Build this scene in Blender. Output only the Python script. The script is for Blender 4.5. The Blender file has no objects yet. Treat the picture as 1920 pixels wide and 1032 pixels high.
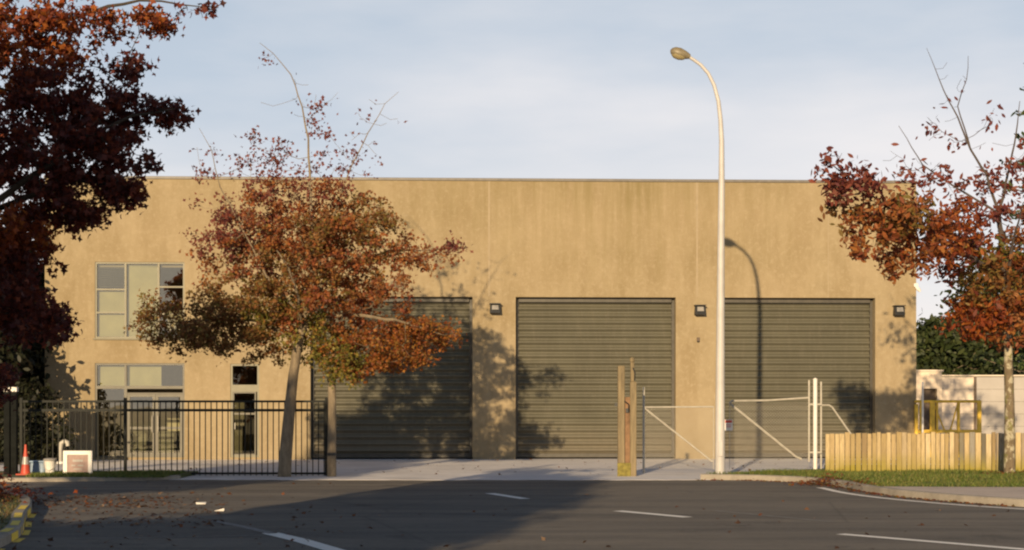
import bpy, math, random
import numpy as np
from mathutils import Vector
R = math.radians
scene = bpy.context.scene
C = scene.collection
F, HX, HY, EYE = 3000.0, 960.0, 760.0, 1.7      # focal length in picture pixels, horizon, eye height
SUN_EL, SUN_AZ = R(12.1), R(12.3)               # light travels away from the viewer and to the right
SD = (math.sin(SUN_AZ)*math.cos(SUN_EL), math.cos(SUN_AZ)*math.cos(SUN_EL), -math.sin(SUN_EL))

def at(px, py, Y):
    return Vector(((px-HX)*Y/F, Y, EYE+(HY-py)*Y/F))
def gnd(px, py, z=0.0):
    Y = F*(EYE-z)/(py-HY)
    return Vector(((px-HX)*Y/F, Y, z))

# ------------------------------------------------------------ mesh builder
class MB:
    def __init__(s): s.v, s.f, s.m = [], [], []
    def quad(s, a, b, c, d, m=0):
        n = len(s.v); s.v += [tuple(a), tuple(b), tuple(c), tuple(d)]; s.f.append((n, n+1, n+2, n+3)); s.m.append(m); return s
    def poly(s, pts, m=0):
        n = len(s.v); s.v += [tuple(p) for p in pts]; s.f.append(tuple(range(n, n+len(pts)))); s.m.append(m); return s
    def box(s, x0, x1, y0, y1, z0, z1, m=0, bev=0.0):
        if bev > 0:
            b = bev
            ring = []
            for (zz, i) in ((z0, b), (z0+b, 0), (z1-b, 0), (z1, b)):
                ring.append([(x0+b, y0+i, zz), (x1-b, y0+i, zz), (x1-i, y0+b, zz), (x1-i, y1-b, zz), (x1-b, y1-i, zz), (x0+b, y1-i, zz), (x0+i, y1-b, zz), (x0+i, y0+b, zz)])
            n = len(s.v)
            for r in ring: s.v += r
            for k in range(3):
                for j in range(8):
                    a = n+k*8+j; c = n+k*8+(j+1) % 8
                    s.f.append((a, c, c+8, a+8)); s.m.append(m)
            s.f.append(tuple(n+7-j for j in range(8))); s.m.append(m)
            s.f.append(tuple(n+24+j for j in range(8))); s.m.append(m)
            return s
        n = len(s.v)
        s.v += [(x0,y0,z0),(x1,y0,z0),(x1,y1,z0),(x0,y1,z0),(x0,y0,z1),(x1,y0,z1),(x1,y1,z1),(x0,y1,z1)]
        for q in ((0,3,2,1),(4,5,6,7),(0,1,5,4),(1,2,6,5),(2,3,7,6),(3,0,4,7)):
            s.f.append(tuple(n+i for i in q)); s.m.append(m)
        return s
    def tube(s, pts, rad, n=10, cap=True, m=0):
        pts = [Vector(p) for p in pts]
        if not isinstance(rad, (list, tuple)): rad = [rad]*len(pts)
        base = len(s.v); prev = None
        for i, p in enumerate(pts):
            if i == 0: t = pts[1]-pts[0]
            elif i == len(pts)-1: t = pts[-1]-pts[-2]
            else: t = (pts[i+1]-p).normalized()+(p-pts[i-1]).normalized()
            t.normalize()
            if prev is None:
                ref = Vector((0,0,1)) if abs(t.z) < .9 else Vector((1,0,0))
                a = t.cross(ref).normalized()
            else:
                a = (prev - t*prev.dot(t)).normalized()
            prev = a; b = t.cross(a)
            for k in range(n):
                w = 2*math.pi*k/n
                s.v.append(tuple(p+(a*math.cos(w)+b*math.sin(w))*rad[i]))
        for i in range(len(pts)-1):
            for k in range(n):
                a0 = base+i*n+k; a1 = base+i*n+(k+1) % n
                s.f.append((a0, a1, a1+n, a0+n)); s.m.append(m)
        if cap:
            s.f.append(tuple(base+n-1-k for k in range(n))); s.m.append(m)
            e = base+(len(pts)-1)*n
            s.f.append(tuple(e+k for k in range(n))); s.m.append(m)
        return s
    def lathe(s, prof, cx=0, cy=0, n=20, m=0):
        s.tube([(cx, cy, z) for r, z in prof], [r for r, z in prof], n, True, m); return s
    def build(s, name, mats, parent=None, smooth=False, loc=None):
        me = bpy.data.meshes.new(name)
        me.from_pydata(s.v, [], s.f)
        if not isinstance(mats, (list, tuple)): mats = [mats]
        for q in mats: me.materials.append(q)
        if len(mats) > 1: me.polygons.foreach_set('material_index', s.m)
        if smooth: me.polygons.foreach_set('use_smooth', [True]*len(me.polygons))
        me.update()
        o = bpy.data.objects.new(name, me); C.objects.link(o)
        if parent: o.parent = parent
        if loc: o.location = loc
        if smooth:
            try: me.set_sharp_from_angle(angle=R(40))
            except Exception: pass
        return o
def shift(mb, d):
    mb.v = [(a[0]+d[0], a[1]+d[1], a[2]+d[2]) for a in mb.v]; return mb
def thing(name, label, cat, loc=(0,0,0), rz=0, group=None):
    o = bpy.data.objects.new(name, None); C.objects.link(o)
    o.empty_display_size = .3; o.location = loc; o.rotation_euler = (0, 0, rz)
    return tag(o, label, cat, group)
def tag(o, label=None, cat=None, group=None, kind=None):
    if label: o['label'] = label
    if cat: o['category'] = cat
    if group: o['group'] = group
    if kind: o['kind'] = kind
    return o
def struct(o): o['kind'] = 'structure'; return o
def dup(root, loc, rz, label, group=None):
    r = root.copy(); C.objects.link(r); r.location = loc; r.rotation_euler = (0,0,rz); r['label'] = label
    if group: r['group'] = group
    for ch in list(root.children):
        c = ch.copy(); C.objects.link(c); c.parent = r
        for g in ch.children:
            d = g.copy(); C.objects.link(d); d.parent = c
    return r

# ------------------------------------------------------------ materials
def newmat(name):
    m = bpy.data.materials.new(name); m.use_nodes = True
    nt = m.node_tree; b = nt.nodes['Principled BSDF']
    return m, nt, b
def N(nt, typ, **kw):
    n = nt.nodes.new(typ)
    for k, v in kw.items():
        if k in n.inputs.keys(): n.inputs[k].default_value = v
        else: setattr(n, k, v)
    return n
def coords(nt, scale=(1,1,1)):
    tc = N(nt, 'ShaderNodeTexCoord'); mp = N(nt, 'ShaderNodeMapping'); mp.inputs['Scale'].default_value = scale
    nt.links.new(tc.outputs['Object'], mp.inputs['Vector']); return mp.outputs['Vector']
def noise(nt, vec, scale, detail=4, rough=.55):
    n = N(nt, 'ShaderNodeTexNoise'); n.inputs['Scale'].default_value = scale; n.inputs['Detail'].default_value = detail
    n.inputs['Roughness'].default_value = rough; nt.links.new(vec, n.inputs['Vector']); return n.outputs['Fac']
def ramp(nt, fac, stops):
    r = N(nt, 'ShaderNodeValToRGB'); e = r.color_ramp.elements
    while len(e) < len(stops): e.new(.5)
    for i, (p, c) in enumerate(stops):
        e[i].position = p; e[i].color = (c[0], c[1], c[2], 1) if not isinstance(c, float) else (c, c, c, 1)
    nt.links.new(fac, r.inputs['Fac']); return r.outputs['Color']
def mixc(nt, fac, a, b, mode='MIX'):
    m = N(nt, 'ShaderNodeMix', data_type='RGBA', blend_type=mode)
    for s, v in ((m.inputs[0], fac), (m.inputs[6], a), (m.inputs[7], b)):
        if hasattr(v, 'default_value'): nt.links.new(v, s)
        elif isinstance(v, (int, float)): s.default_value = v
        else: s.default_value = (v[0], v[1], v[2], 1)
    return m.outputs[2]
def math_(nt, op, a, b=0.0, clamp=False):
    m = N(nt, 'ShaderNodeMath', operation=op, use_clamp=clamp)
    for s, v in ((m.inputs[0], a), (m.inputs[1], b)):
        if hasattr(v, 'default_value'): nt.links.new(v, s)
        else: s.default_value = v
    return m.outputs[0]
def bump(nt, b, h, strength=.3, dist=.01):
    bp = N(nt, 'ShaderNodeBump'); bp.inputs['Strength'].default_value = strength; bp.inputs['Distance'].default_value = dist
    nt.links.new(h, bp.inputs['Height']); nt.links.new(bp.outputs['Normal'], b.inputs['Normal'])
def simple(name, c, rough=.6, var=.25, scale=6, metal=0, bmp=.15, stretch=(1,1,1), spec=None):
    m, nt, b = newmat(name)
    v = coords(nt, stretch); n = noise(nt, v, scale, 5)
    lo = [max(0, x*(1-var)) for x in c]; hi = [min(1, x*(1+var)) for x in c]
    nt.links.new(ramp(nt, n, [(.3, lo), (.7, hi)]), b.inputs['Base Color'])
    b.inputs['Roughness'].default_value = rough; b.inputs['Metallic'].default_value = metal
    if spec is not None: b.inputs['Specular IOR Level'].default_value = spec
    if bmp: bump(nt, b, noise(nt, v, scale*8, 3), bmp, .004)
    return m

def make_wall():
    m, nt, b = newmat('cast_wall')
    v = coords(nt); big = noise(nt, v, .35, 3); mid = noise(nt, v, 1.8, 5, .65); fine = noise(nt, v, 24, 4, .7)
    streak = noise(nt, coords(nt, (3.2, 1, .22)), 1.3, 6, .65)
    sep = N(nt, 'ShaderNodeSeparateXYZ'); nt.links.new(v, sep.inputs[0]); z = sep.outputs['Z']; x = sep.outputs['X']
    base = ramp(nt, mid, [(.25, (0.280,0.220,0.133)), (.75, (0.343,0.273,0.168))])
    base = mixc(nt, ramp(nt, fine, [(.35, 0.0), (.75, .35)]), base, (0.217,0.171,0.098))
    bl = noise(nt, coords(nt, (1.3, 1, .4)), .9, 7, .72); base = mixc(nt, ramp(nt, bl, [(.40, .55), (.56, 0.0)]), base, (.21,.155,.08))
    sp = noise(nt, v, 7, 4, .7); base = mixc(nt, ramp(nt, sp, [(.50, 0.0), (.70, .45)]), base, (.40,.33,.22))
    # weather staining washed down below the parapet, heaviest over the middle bays
    zz = N(nt, 'ShaderNodeMapRange'); zz.inputs['From Min'].default_value = 4.6; zz.inputs['From Max'].default_value = 8.6; nt.links.new(z, zz.inputs['Value'])
    xx = N(nt, 'ShaderNodeMapRange'); xx.inputs['From Min'].default_value = 7.5; xx.inputs['From Max'].default_value = 0.5
    nt.links.new(math_(nt, 'ABSOLUTE', math_(nt, 'SUBTRACT', x, 4.0)), xx.inputs['Value'])
    s = math_(nt, 'MULTIPLY', zz.outputs[0], math_(nt, 'ADD', math_(nt, 'MULTIPLY', xx.outputs[0], .8), .2))
    s = math_(nt, 'MULTIPLY', s, ramp(nt, streak, [(.38, .15), (.62, 1.0)]), True)
    base = mixc(nt, math_(nt, 'MULTIPLY', s, .95), base, (0.203,0.158,0.073))
    # splash dirt close to the ground
    gz = N(nt, 'ShaderNodeMapRange'); gz.inputs['From Min'].default_value = 1.0; gz.inputs['From Max'].default_value = 0.0; nt.links.new(z, gz.inputs['Value'])
    base = mixc(nt, math_(nt, 'MULTIPLY', gz.outputs[0], math_(nt, 'MULTIPLY', mid, .5)), base, (0.210,0.168,0.112))
    base = mixc(nt, ramp(nt, big, [(.4, 0.0), (.65, .25)]), base, (0.378,0.294,0.189))
    nt.links.new(base, b.inputs['Base Color']); b.inputs['Roughness'].default_value = .92
    b.inputs['Specular IOR Level'].default_value = .2
    bump(nt, b, math_(nt, 'ADD', fine, mid), .45, .012)
    return m
def make_asphalt():
    m, nt, b = newmat('asphalt')
    v = coords(nt); big = noise(nt, coords(nt, (.5, 1, 1)), .22, 4); mid = noise(nt, v, 1.7, 5, .7); fine = noise(nt, v, 55, 3, .8)
    c = ramp(nt, mid, [(.3, (.135,.118,.098)), (.7, (.205,.178,.145))])
    c = mixc(nt, ramp(nt, big, [(.42, 0.0), (.6, .45)]), c, (.19,.168,.142))
    c = mixc(nt, ramp(nt, fine, [(.35, .0), (.8, .6)]), c, (.20,.175,.15))
    wear = noise(nt, coords(nt, (.10, .9, 1)), 1.1, 5, .6); c = mixc(nt, ramp(nt, wear, [(.44, 0.0), (.60, .75)]), c, (.105,.095,.085))
    oil = noise(nt, v, .9, 3, .5); c = mixc(nt, ramp(nt, oil, [(.62, 0.0), (.72, .55)]), c, (.06,.055,.05))
    agg = noise(nt, v, 14, 4, .9); c = mixc(nt, ramp(nt, agg, [(.5, 0.0), (.75, .6)]), c, (.27,.245,.21))
    vo = N(nt, 'ShaderNodeTexVoronoi', feature='DISTANCE_TO_EDGE'); vo.inputs['Scale'].default_value = .16
    wv = mixc(nt, .18, v, N(nt, 'ShaderNodeTexNoise', Scale=.9, Detail=4.0).outputs['Color'], 'ADD')
    nt.links.new(wv, vo.inputs['Vector'])
    crack = ramp(nt, vo.outputs['Distance'], [(.0, 1.0), (.006, 0.0)])
    c = mixc(nt, math_(nt, 'MULTIPLY', crack, .25), c, (.03,.03,.03))
    nt.links.new(c, b.inputs['Base Color']); b.inputs['Roughness'].default_value = .9; b.inputs['Specular IOR Level'].default_value = .25
    bump(nt, b, fine, .8, .012)
    return m
def make_concrete(name, lo, hi, sc=.8):
    m, nt, b = newmat(name)
    v = coords(nt); mid = noise(nt, v, sc, 6, .7); fine = noise(nt, v, 30, 3, .8)
    c = ramp(nt, mid, [(.3, lo), (.7, hi)])
    c = mixc(nt, ramp(nt, fine, [(.4, 0.0), (.8, .35)]), c, [x*.6 for x in lo])
    st = noise(nt, v, .5, 3)
    c = mixc(nt, ramp(nt, st, [(.55, 0.0), (.68, .3)]), c, [x*.55 for x in lo])
    nt.links.new(c, b.inputs['Base Color']); b.inputs['Roughness'].default_value = .9; b.inputs['Specular IOR Level'].default_value = .25
    bump(nt, b, fine, .4, .006)
    return m
def make_paint(name, col, under, wear=.5):
    m, nt, b = newmat(name)
    v = coords(nt); n = noise(nt, v, 9, 6, .8); n2 = noise(nt, v, 60, 3, .8)
    s = math_(nt, 'ADD', math_(nt, 'MULTIPLY', n, .6), math_(nt, 'MULTIPLY', n2, .4))
    f = ramp(nt, s, [(wear-.06, 1.0), (wear+.06, 0.0)])
    nt.links.new(mixc(nt, f, col, under), b.inputs['Base Color']); b.inputs['Roughness'].default_value = .75
    return m
def make_leaf(name, trans=.35):
    m = bpy.data.materials.new(name); m.use_nodes = True; nt = m.node_tree; nt.nodes.clear()
    out = N(nt, 'ShaderNodeOutputMaterial'); a = N(nt, 'ShaderNodeAttribute', attribute_name='Col')
    d = N(nt, 'ShaderNodeBsdfPrincipled'); d.inputs['Roughness'].default_value = .55; d.inputs['Specular IOR Level'].default_value = .3
    t = N(nt, 'ShaderNodeBsdfTranslucent'); mx = N(nt, 'ShaderNodeMixShader'); mx.inputs[0].default_value = trans
    v = coords(nt); n = noise(nt, v, 40, 2)
    c = mixc(nt, ramp(nt, n, [(.4, 0.0), (.7, .4)]), a.outputs['Color'], (.05,.02,.01))
    nt.links.new(c, d.inputs['Base Color']); nt.links.new(c, t.inputs['Color'])
    nt.links.new(d.outputs[0], mx.inputs[1]); nt.links.new(t.outputs[0], mx.inputs[2]); nt.links.new(mx.outputs[0], out.inputs[0])
    return m
def make_bark(name, lo, hi, spot=None):
    m, nt, b = newmat(name)
    v = coords(nt, (1,1,.35)); n = noise(nt, v, 9, 6, .7)
    c = ramp(nt, n, [(.3, lo), (.7, hi)])
    if spot:
        s = noise(nt, coords(nt, (1,1,.8)), 7, 4, .6); c = mixc(nt, ramp(nt, s, [(.5, 0.0), (.56, 1.0)]), c, spot)
        hz = N(nt, 'ShaderNodeMapRange'); sp_ = N(nt, 'ShaderNodeSeparateXYZ'); nt.links.new(coords(nt), sp_.inputs[0]); nt.links.new(sp_.outputs['Z'], hz.inputs['Value'])
        hz.inputs['From Min'].default_value = 4.6; hz.inputs['From Max'].default_value = 3.4; c0 = ramp(nt, n, [(.3, (.05,.038,.034)), (.7, (.10,.075,.06))]); c = mixc(nt, hz.outputs[0], c0, c)
        s = noise(nt, coords(nt, (1.3,1,.9)), 5, 4, .6); c = mixc(nt, math_(nt, 'MULTIPLY', ramp(nt, s, [(.56, 0.0), (.62, .9)]), hz.outputs[0]), c, (.17,.16,.05))
    nt.links.new(c, b.inputs['Base Color']); b.inputs['Roughness'].default_value = .95
    bump(nt, b, noise(nt, v, 30, 4, .7), .8, .02)
    return m
def make_palings():
    m, nt, b = newmat('weathered_timber')
    a = N(nt, 'ShaderNodeAttribute', attribute_name='Col')
    v = coords(nt, (6, 6, .7)); n = noise(nt, v, 5, 5, .7)
    c = mixc(nt, ramp(nt, n, [(.35, 0.0), (.75, .55)]), a.outputs['Color'], (.12,.085,.05))
    v2 = coords(nt); sep = N(nt, 'ShaderNodeSeparateXYZ'); nt.links.new(v2, sep.inputs[0])
    gz = N(nt, 'ShaderNodeMapRange'); gz.inputs['From Min'].default_value = .50; gz.inputs['From Max'].default_value = .05; nt.links.new(sep.outputs['Z'], gz.inputs['Value'])
    c = mixc(nt, math_(nt, 'MULTIPLY', gz.outputs[0], math_(nt, 'MULTIPLY', noise(nt, v2, 2.5, 4), 1.7), True), c, (.26,.21,.03))
    nt.links.new(c, b.inputs['Base Color']); b.inputs['Roughness'].default_value = .9
    bump(nt, b, n, .4, .006)
    return m
def make_glass(tint, refl):
    m = bpy.data.materials.new('window_glass'); m.use_nodes = True; nt = m.node_tree; nt.nodes.clear()
    out = N(nt, 'ShaderNodeOutputMaterial'); g = N(nt, 'ShaderNodeBsdfGlossy'); g.inputs['Roughness'].default_value = .01; g.inputs['Color'].default_value = (.95,.88,.70,1)
    t = N(nt, 'ShaderNodeBsdfTransparent'); t.inputs['Color'].default_value = (*tint, 1)
    fr = N(nt, 'ShaderNodeFresnel'); fr.inputs['IOR'].default_value = 1.5
    f = math_(nt, 'ADD', fr.outputs[0], refl, True)
    v = coords(nt); bp = N(nt, 'ShaderNodeBump'); bp.inputs['Strength'].default_value = .05; bp.inputs['Distance'].default_value = .02
    nt.links.new(noise(nt, v, 1.3, 2), bp.inputs['Height']); nt.links.new(bp.outputs[0], g.inputs['Normal'])
    mx = N(nt, 'ShaderNodeMixShader'); nt.links.new(f, mx.inputs[0]); nt.links.new(t.outputs[0], mx.inputs[1]); nt.links.new(g.outputs[0], mx.inputs[2])
    nt.links.new(mx.outputs[0], out.inputs[0]); return m

def make_door(name, col, *a):
    m, nt, b = newmat(name); v = coords(nt); n = noise(nt, v, .8, 4); n2 = noise(nt, coords(nt, (4, 1, .5)), 2.2, 5, .7)
    c = ramp(nt, n, [(.3, [x*.88 for x in col]), (.7, [x*1.12 for x in col])])
    c = mixc(nt, ramp(nt, n2, [(.5, 0.0), (.75, .4)]), c, (.16,.14,.105))
    sep = N(nt, 'ShaderNodeSeparateXYZ'); nt.links.new(v, sep.inputs[0]); gz = N(nt, 'ShaderNodeMapRange'); gz.inputs['From Min'].default_value = 1.3; gz.inputs['From Max'].default_value = .05; nt.links.new(sep.outputs['Z'], gz.inputs['Value'])
    c = mixc(nt, math_(nt, 'MULTIPLY', gz.outputs[0], noise(nt, v, 3, 5, .7)), c, (.19,.155,.11))
    nt.links.new(c, b.inputs['Base Color']); b.inputs['Roughness'].default_value = .5; bump(nt, b, noise(nt, v, 1.6, 3), .35, .03); return m
M = dict(
 wall=make_wall(), asphalt=make_asphalt(),
 yard=make_concrete('yard_concrete', (.62,.59,.58), (.82,.78,.76)), path=make_concrete('path_concrete', (.50,.41,.34), (.66,.55,.46)),
 kerb=make_concrete('kerb_concrete', (.25,.22,.18), (.42,.37,.30), 2.0),
 white_line=make_paint('white_line_paint', (.85,.80,.73), (.17,.15,.13), .39), faint_line=make_paint('faded_line_paint', (.27,.26,.25), (.12,.115,.11), .50),
 yellow_line=make_paint('yellow_kerb_paint', (.80,.58,.07), (.2,.17,.1), .36),
 seal=simple('joint_sealant', (.31,.245,.155), .8, .1), flashing=simple('roof_flashing', (.13,.115,.10), .5, .2),
 door=make_door('roller_door_paint', (.100,.093,.064), .55, .14, .9, 0, .1), guide=simple('door_guide', (.055,.048,.036), .5),
 alu=simple('window_frame_paint', (.17,.155,.10), .5, .1), dark_alu=simple('door_frame_paint', (.10,.09,.065), .5, .15),
 glass=make_glass((.82,.84,.72), .20), dark_glass=make_glass((.20,.21,.18), .05),
 blind=simple('fabric_blind', (.36,.33,.20), .9, .12, 2), blind2=simple('slat_blind', (.30,.28,.20), .8, .15, 2),
 inside=simple('interior_plaster', (.52,.46,.35), .9, .1), carpet=simple('interior_floor', (.12,.11,.10), .9),
 black=simple('black_powdercoat', (.014,.014,.014), .5, .3), fence_black=simple('dark_fence_paint', (.016,.017,.014), .6, .3, spec=.2),
 post_black=simple('dark_post_paint', (.009,.010,.009), .8, .3, spec=.1), galv=simple('galvanised_pipe', (.40,.37,.31), .5, .15, 8), lamp_pole=simple('cream_pole_paint', (.46,.44,.42), .5, .1, 3),
 lamp_head=simple('lamp_housing', (.20,.165,.10), .45, .2), lamp_glass=simple('lamp_bowl', (.28,.23,.12), .25, .15),
 lens=simple('flood_lens', (.30,.28,.25), .3, .05), white=simple('white_plastic', (.72,.68,.62), .5, .08),
 olive=simple('olive_timber', (.19,.145,.08), .8, .3, 4, 0, .3, (4,4,.5)), rust=simple('rusty_plate', (.20,.115,.06), .85, .4, 5),
 moss=simple('mossy_base', (.18,.15,.035), .95, .45, 9), wood_post=simple('brown_timber_post', (.17,.13,.085), .9, .35, 4, 0, .4, (4,4,.5)),
 yellow=simple('yellow_steel', (.66,.42,.04), .55, .25, 5), cone=simple('cone_rubber', (.45,.055,.022), .5, .2), blue=simple('blue_grey_plastic', (.20,.28,.38), .5, .25),
 pink=simple('sign_face', (.30,.20,.17), .6, .15, 12), redprint=simple('red_print', (.55,.08,.05), .6, .1),
 pale=simple('pale_render', (.70,.58,.45), .9, .12, 1.2), pale2=simple('pale_panel', (.66,.56,.45), .85, .12, 1.2), grey_panel=simple('grey_sheet', (.36,.33,.30), .7, .1, 1.2), brown=simple('brown_steel', (.10,.07,.05), .7),
 soil=simple('bare_soil', (.11,.09,.055), .95, .4, 1.5), turf=simple('turf_base', (.07,.085,.025), .95, .4, 3),
 timber=make_palings(), leaf=make_leaf('autumn_leaf', .45), leaf_dark=make_leaf('dark_leaf', .2), grass=make_leaf('grass_blade', .3),
 dark_bark=make_bark('dark_bark', (.035,.028,.022), (.08,.062,.045)), bark=make_bark('oak_bark', (.13,.10,.065), (.28,.22,.145)), birch=make_bark('lichen_bark', (.10,.075,.045), (.20,.15,.09), (.38,.34,.24)),
 roofsheet=simple('roof_sheet', (.35,.35,.34), .5),
)

# ------------------------------------------------------------ world, sun, camera
w = bpy.data.worlds.new('World'); scene.world = w; w.use_nodes = True
nt = w.node_tree; bg = nt.nodes['Background']
sky = N(nt, 'ShaderNodeTexSky', sky_type='NISHITA', sun_disc=False)
sky.sun_elevation = SUN_EL; sky.sun_rotation = math.pi+SUN_AZ
sky.air_density = 1.0; sky.dust_density = .6; sky.ozone_density = 2.0
tc = N(nt, 'ShaderNodeTexCoord'); sep = N(nt, 'ShaderNodeSeparateXYZ'); nt.links.new(tc.outputs['Generated'], sep.inputs[0])
mp = N(nt, 'ShaderNodeMapping'); mp.inputs['Scale'].default_value = (1.3, 1.3, 5.0); mp.inputs['Rotation'].default_value = (0, R(7), 0); mp.inputs['Location'].default_value = (.35, 0, .1)
nt.links.new(tc.outputs['Generated'], mp.inputs['Vector'])
cl = noise(nt, mp.outputs[0], 2.2, 6, .5)
low = N(nt, 'ShaderNodeMapRange'); low.inputs['From Min'].default_value = .52; low.inputs['From Max'].default_value = .20; nt.links.new(sep.outputs['Z'], low.inputs['Value'])
fc = math_(nt, 'MULTIPLY', low.outputs[0], ramp(nt, cl, [(.30, .86), (.62, 1.0)]), True)
SKY_CLOUD = (10.1, 9.75, 9.6)
tint = ramp(nt, math_(nt, 'ADD', math_(nt, 'MULTIPLY', sep.outputs['Z'], 1.0), math_(nt, 'MULTIPLY', math_(nt, 'SUBTRACT', cl, .5)  , -.45)), [(.0, (.98,.95,.94)), (.08, (.93,.935,.955)), (.17, (.80,.84,.90)), (.27, (.60,.70,.82))])
cc = mixc(nt, 1.0, SKY_CLOUD, tint, 'MULTIPLY')
nt.links.new(mixc(nt, fc, sky.outputs[0], cc), bg.inputs['Color'])
bg.inputs['Strength'].default_value = .077
sun = bpy.data.lights.new('sun', 'SUN'); sun.energy = 5.0; sun.angle = R(.5); sun.color = (1.0, .76, .46)
so = bpy.data.objects.new('sun', sun); C.objects.link(so)
so.rotation_euler = Vector(SD).to_track_quat('-Z', 'Y').to_euler()
so.location = (-20, -60, 30)
cam = bpy.data.cameras.new('camera'); cam.sensor_width = 36; cam.lens = F/1920*36; cam.shift_y = (HY-516)/1920
cam.clip_end = 3000; cam.clip_start = .1
co = bpy.data.objects.new('camera', cam); C.objects.link(co); co.location = (0, 0, EYE); co.rotation_euler = (R(90), 0, 0)
scene.camera = co
scene.view_settings.view_transform = 'Standard'; scene.view_settings.look = 'None'; scene.view_settings.exposure = 0.30; scene.view_settings.gamma = 1
scene.render.engine = 'CYCLES'
scene.render.film_transparent = False
scene.cycles.filter_width = 2.2; scene.cycles.max_bounces = 6; scene.cycles.transparent_max_bounces = 8

# ------------------------------------------------------------ ground
def sheet(name, pts, z, m):
    return struct(MB().poly([(p[0], p[1], z) for p in pts]).build(name, m))
sheet('ground', [(-900,-900), (900,-900), (900,1500), (-900,1500)], -.02, M['soil'])
sheet('road', [(-70,-80), (70,-80), (70,38.5), (-70,38.5)], 0, M['asphalt'])
KZ = .11
def prism(name, pts, z0, z1, m):
    mb = MB(); mb.poly([(p[0], p[1], z1) for p in pts])
    for i in range(len(pts)):
        a, b = pts[i], pts[(i+1) % len(pts)]
        mb.quad((a[0],a[1],z0), (b[0],b[1],z0), (b[0],b[1],z1), (a[0],a[1],z1))
    return struct(mb.build(name, m))
EDGE_Y = 36.3
a_ = gnd(600, 903.5, .03)
# concrete yard between the gates and the building
rj = random.Random(9)
jag = [(-15.6, 36.9)]
xx_ = -15.0
while xx_ < 4.6:
    base_ = 36.8-(xx_+15)*.045 if xx_ < -4.1 else 36.32
    jag.append((xx_, base_+rj.uniform(-.10, .12))); xx_ += rj.uniform(.12, .45)
prism('yard', jag+[(4.9, 36.35), (8.1, 40.2), (30, 41.2), (30, 70), (-40, 70), (-40, 36.95)], -.01, .005, M['yard'])
# left verge
def strip(name, line, width, z0, z1, m, side=1):
    """a kerb that follows a line; side is the direction of its back"""
    mb = MB(); pts = [Vector((p[0], p[1])) for p in line]; outer = []
    for i, p in enumerate(pts):
        t = (pts[min(i+1, len(pts)-1)]-pts[max(i-1, 0)]).normalized(); n = Vector((-t.y, t.x))*side
        outer.append(p+n*width)
    for i in range(len(pts)-1):
        a, b, c, d = pts[i], pts[i+1], outer[i+1], outer[i]
        ch = .03; a2 = a+(d-a).normalized()*ch; b2 = b+(c-b).normalized()*ch
        mb.quad((a.x,a.y,z0), (b.x,b.y,z0), (b.x,b.y,z1-.02), (a.x,a.y,z1-.02))
        mb.quad((a.x,a.y,z1-.02), (b.x,b.y,z1-.02), (b2.x,b2.y,z1), (a2.x,a2.y,z1))
        mb.quad((a2.x,a2.y,z1), (b2.x,b2.y,z1), (c.x,c.y,z1), (d.x,d.y,z1))
        mb.quad((d.x,d.y,z1), (c.x,c.y,z1), (c.x,c.y,z0), (d.x,d.y,z0))
    return struct(mb.build(name, m)), outer
def smooth(line, n=4):
    out = []
    P = [Vector((p[0], p[1], 0)) for p in line]
    for i in range(len(P)-1):
        p0, p1, p2, p3 = P[max(i-1,0)], P[i], P[i+1], P[min(i+2, len(P)-1)]
        for k in range(n):
            t = k/n
            q = .5*((2*p1)+(-p0+p2)*t+(2*p0-5*p1+4*p2-p3)*t*t+(-p0+3*p1-3*p2+p3)*t**3)
            out.append((q.x, q.y))
    out.append((P[-1].x, P[-1].y)); return out
kl, ko = strip('kerb', [(-40, 34.9), (-14.0, 35.15), (-10.2, 35.5), (-8.3, 36.0), (-7.6, 36.7)], .28, -.01, .09, M['kerb'])
prism('verge', [(-40, 35.2), (-14.0, 35.45), (-10.2, 35.8), (-8.4, 36.25), (-7.7, 36.8), (-7.7, 39.3), (-40, 39.3)], 0, .085, M['turf'])
# right: verge, footpath and kerb that swings towards the viewer
kr = smooth([(4.3, 36.5), (5.6, 35.9), (6.5, 34.7), (6.85, 33.0), (6.95, 31.0), (7.4, 29.0), (8.5, 26.8), (10.6, 24.6), (14, 22.6), (20, 20.6), (32, 18), (60, 14)])
kr_o, outer = strip('kerb', kr, .16, -.01, .13, M['kerb'], 1)
path_in = [(o.x, o.y) for o in outer if o.y < 31.2]
pb = [(60, 30.2), (30, 30.4), (14, 30.6), (9.2, 30.8)]
prism('footpath', path_in + pb, 0, .124, M['path'])
vin = [(o.x, o.y) for o in outer if o.y >= 31.2]
VERGE = prism_pts = [vin[0]] + vin[1:] + [path_in[0]] + pb[::-1] + [(60, 42.5), (8.3, 42.5), (8.0, 40.3), (5.2, 37.2)]
prism('verge', VERGE, 0, .118, M['turf'])
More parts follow.
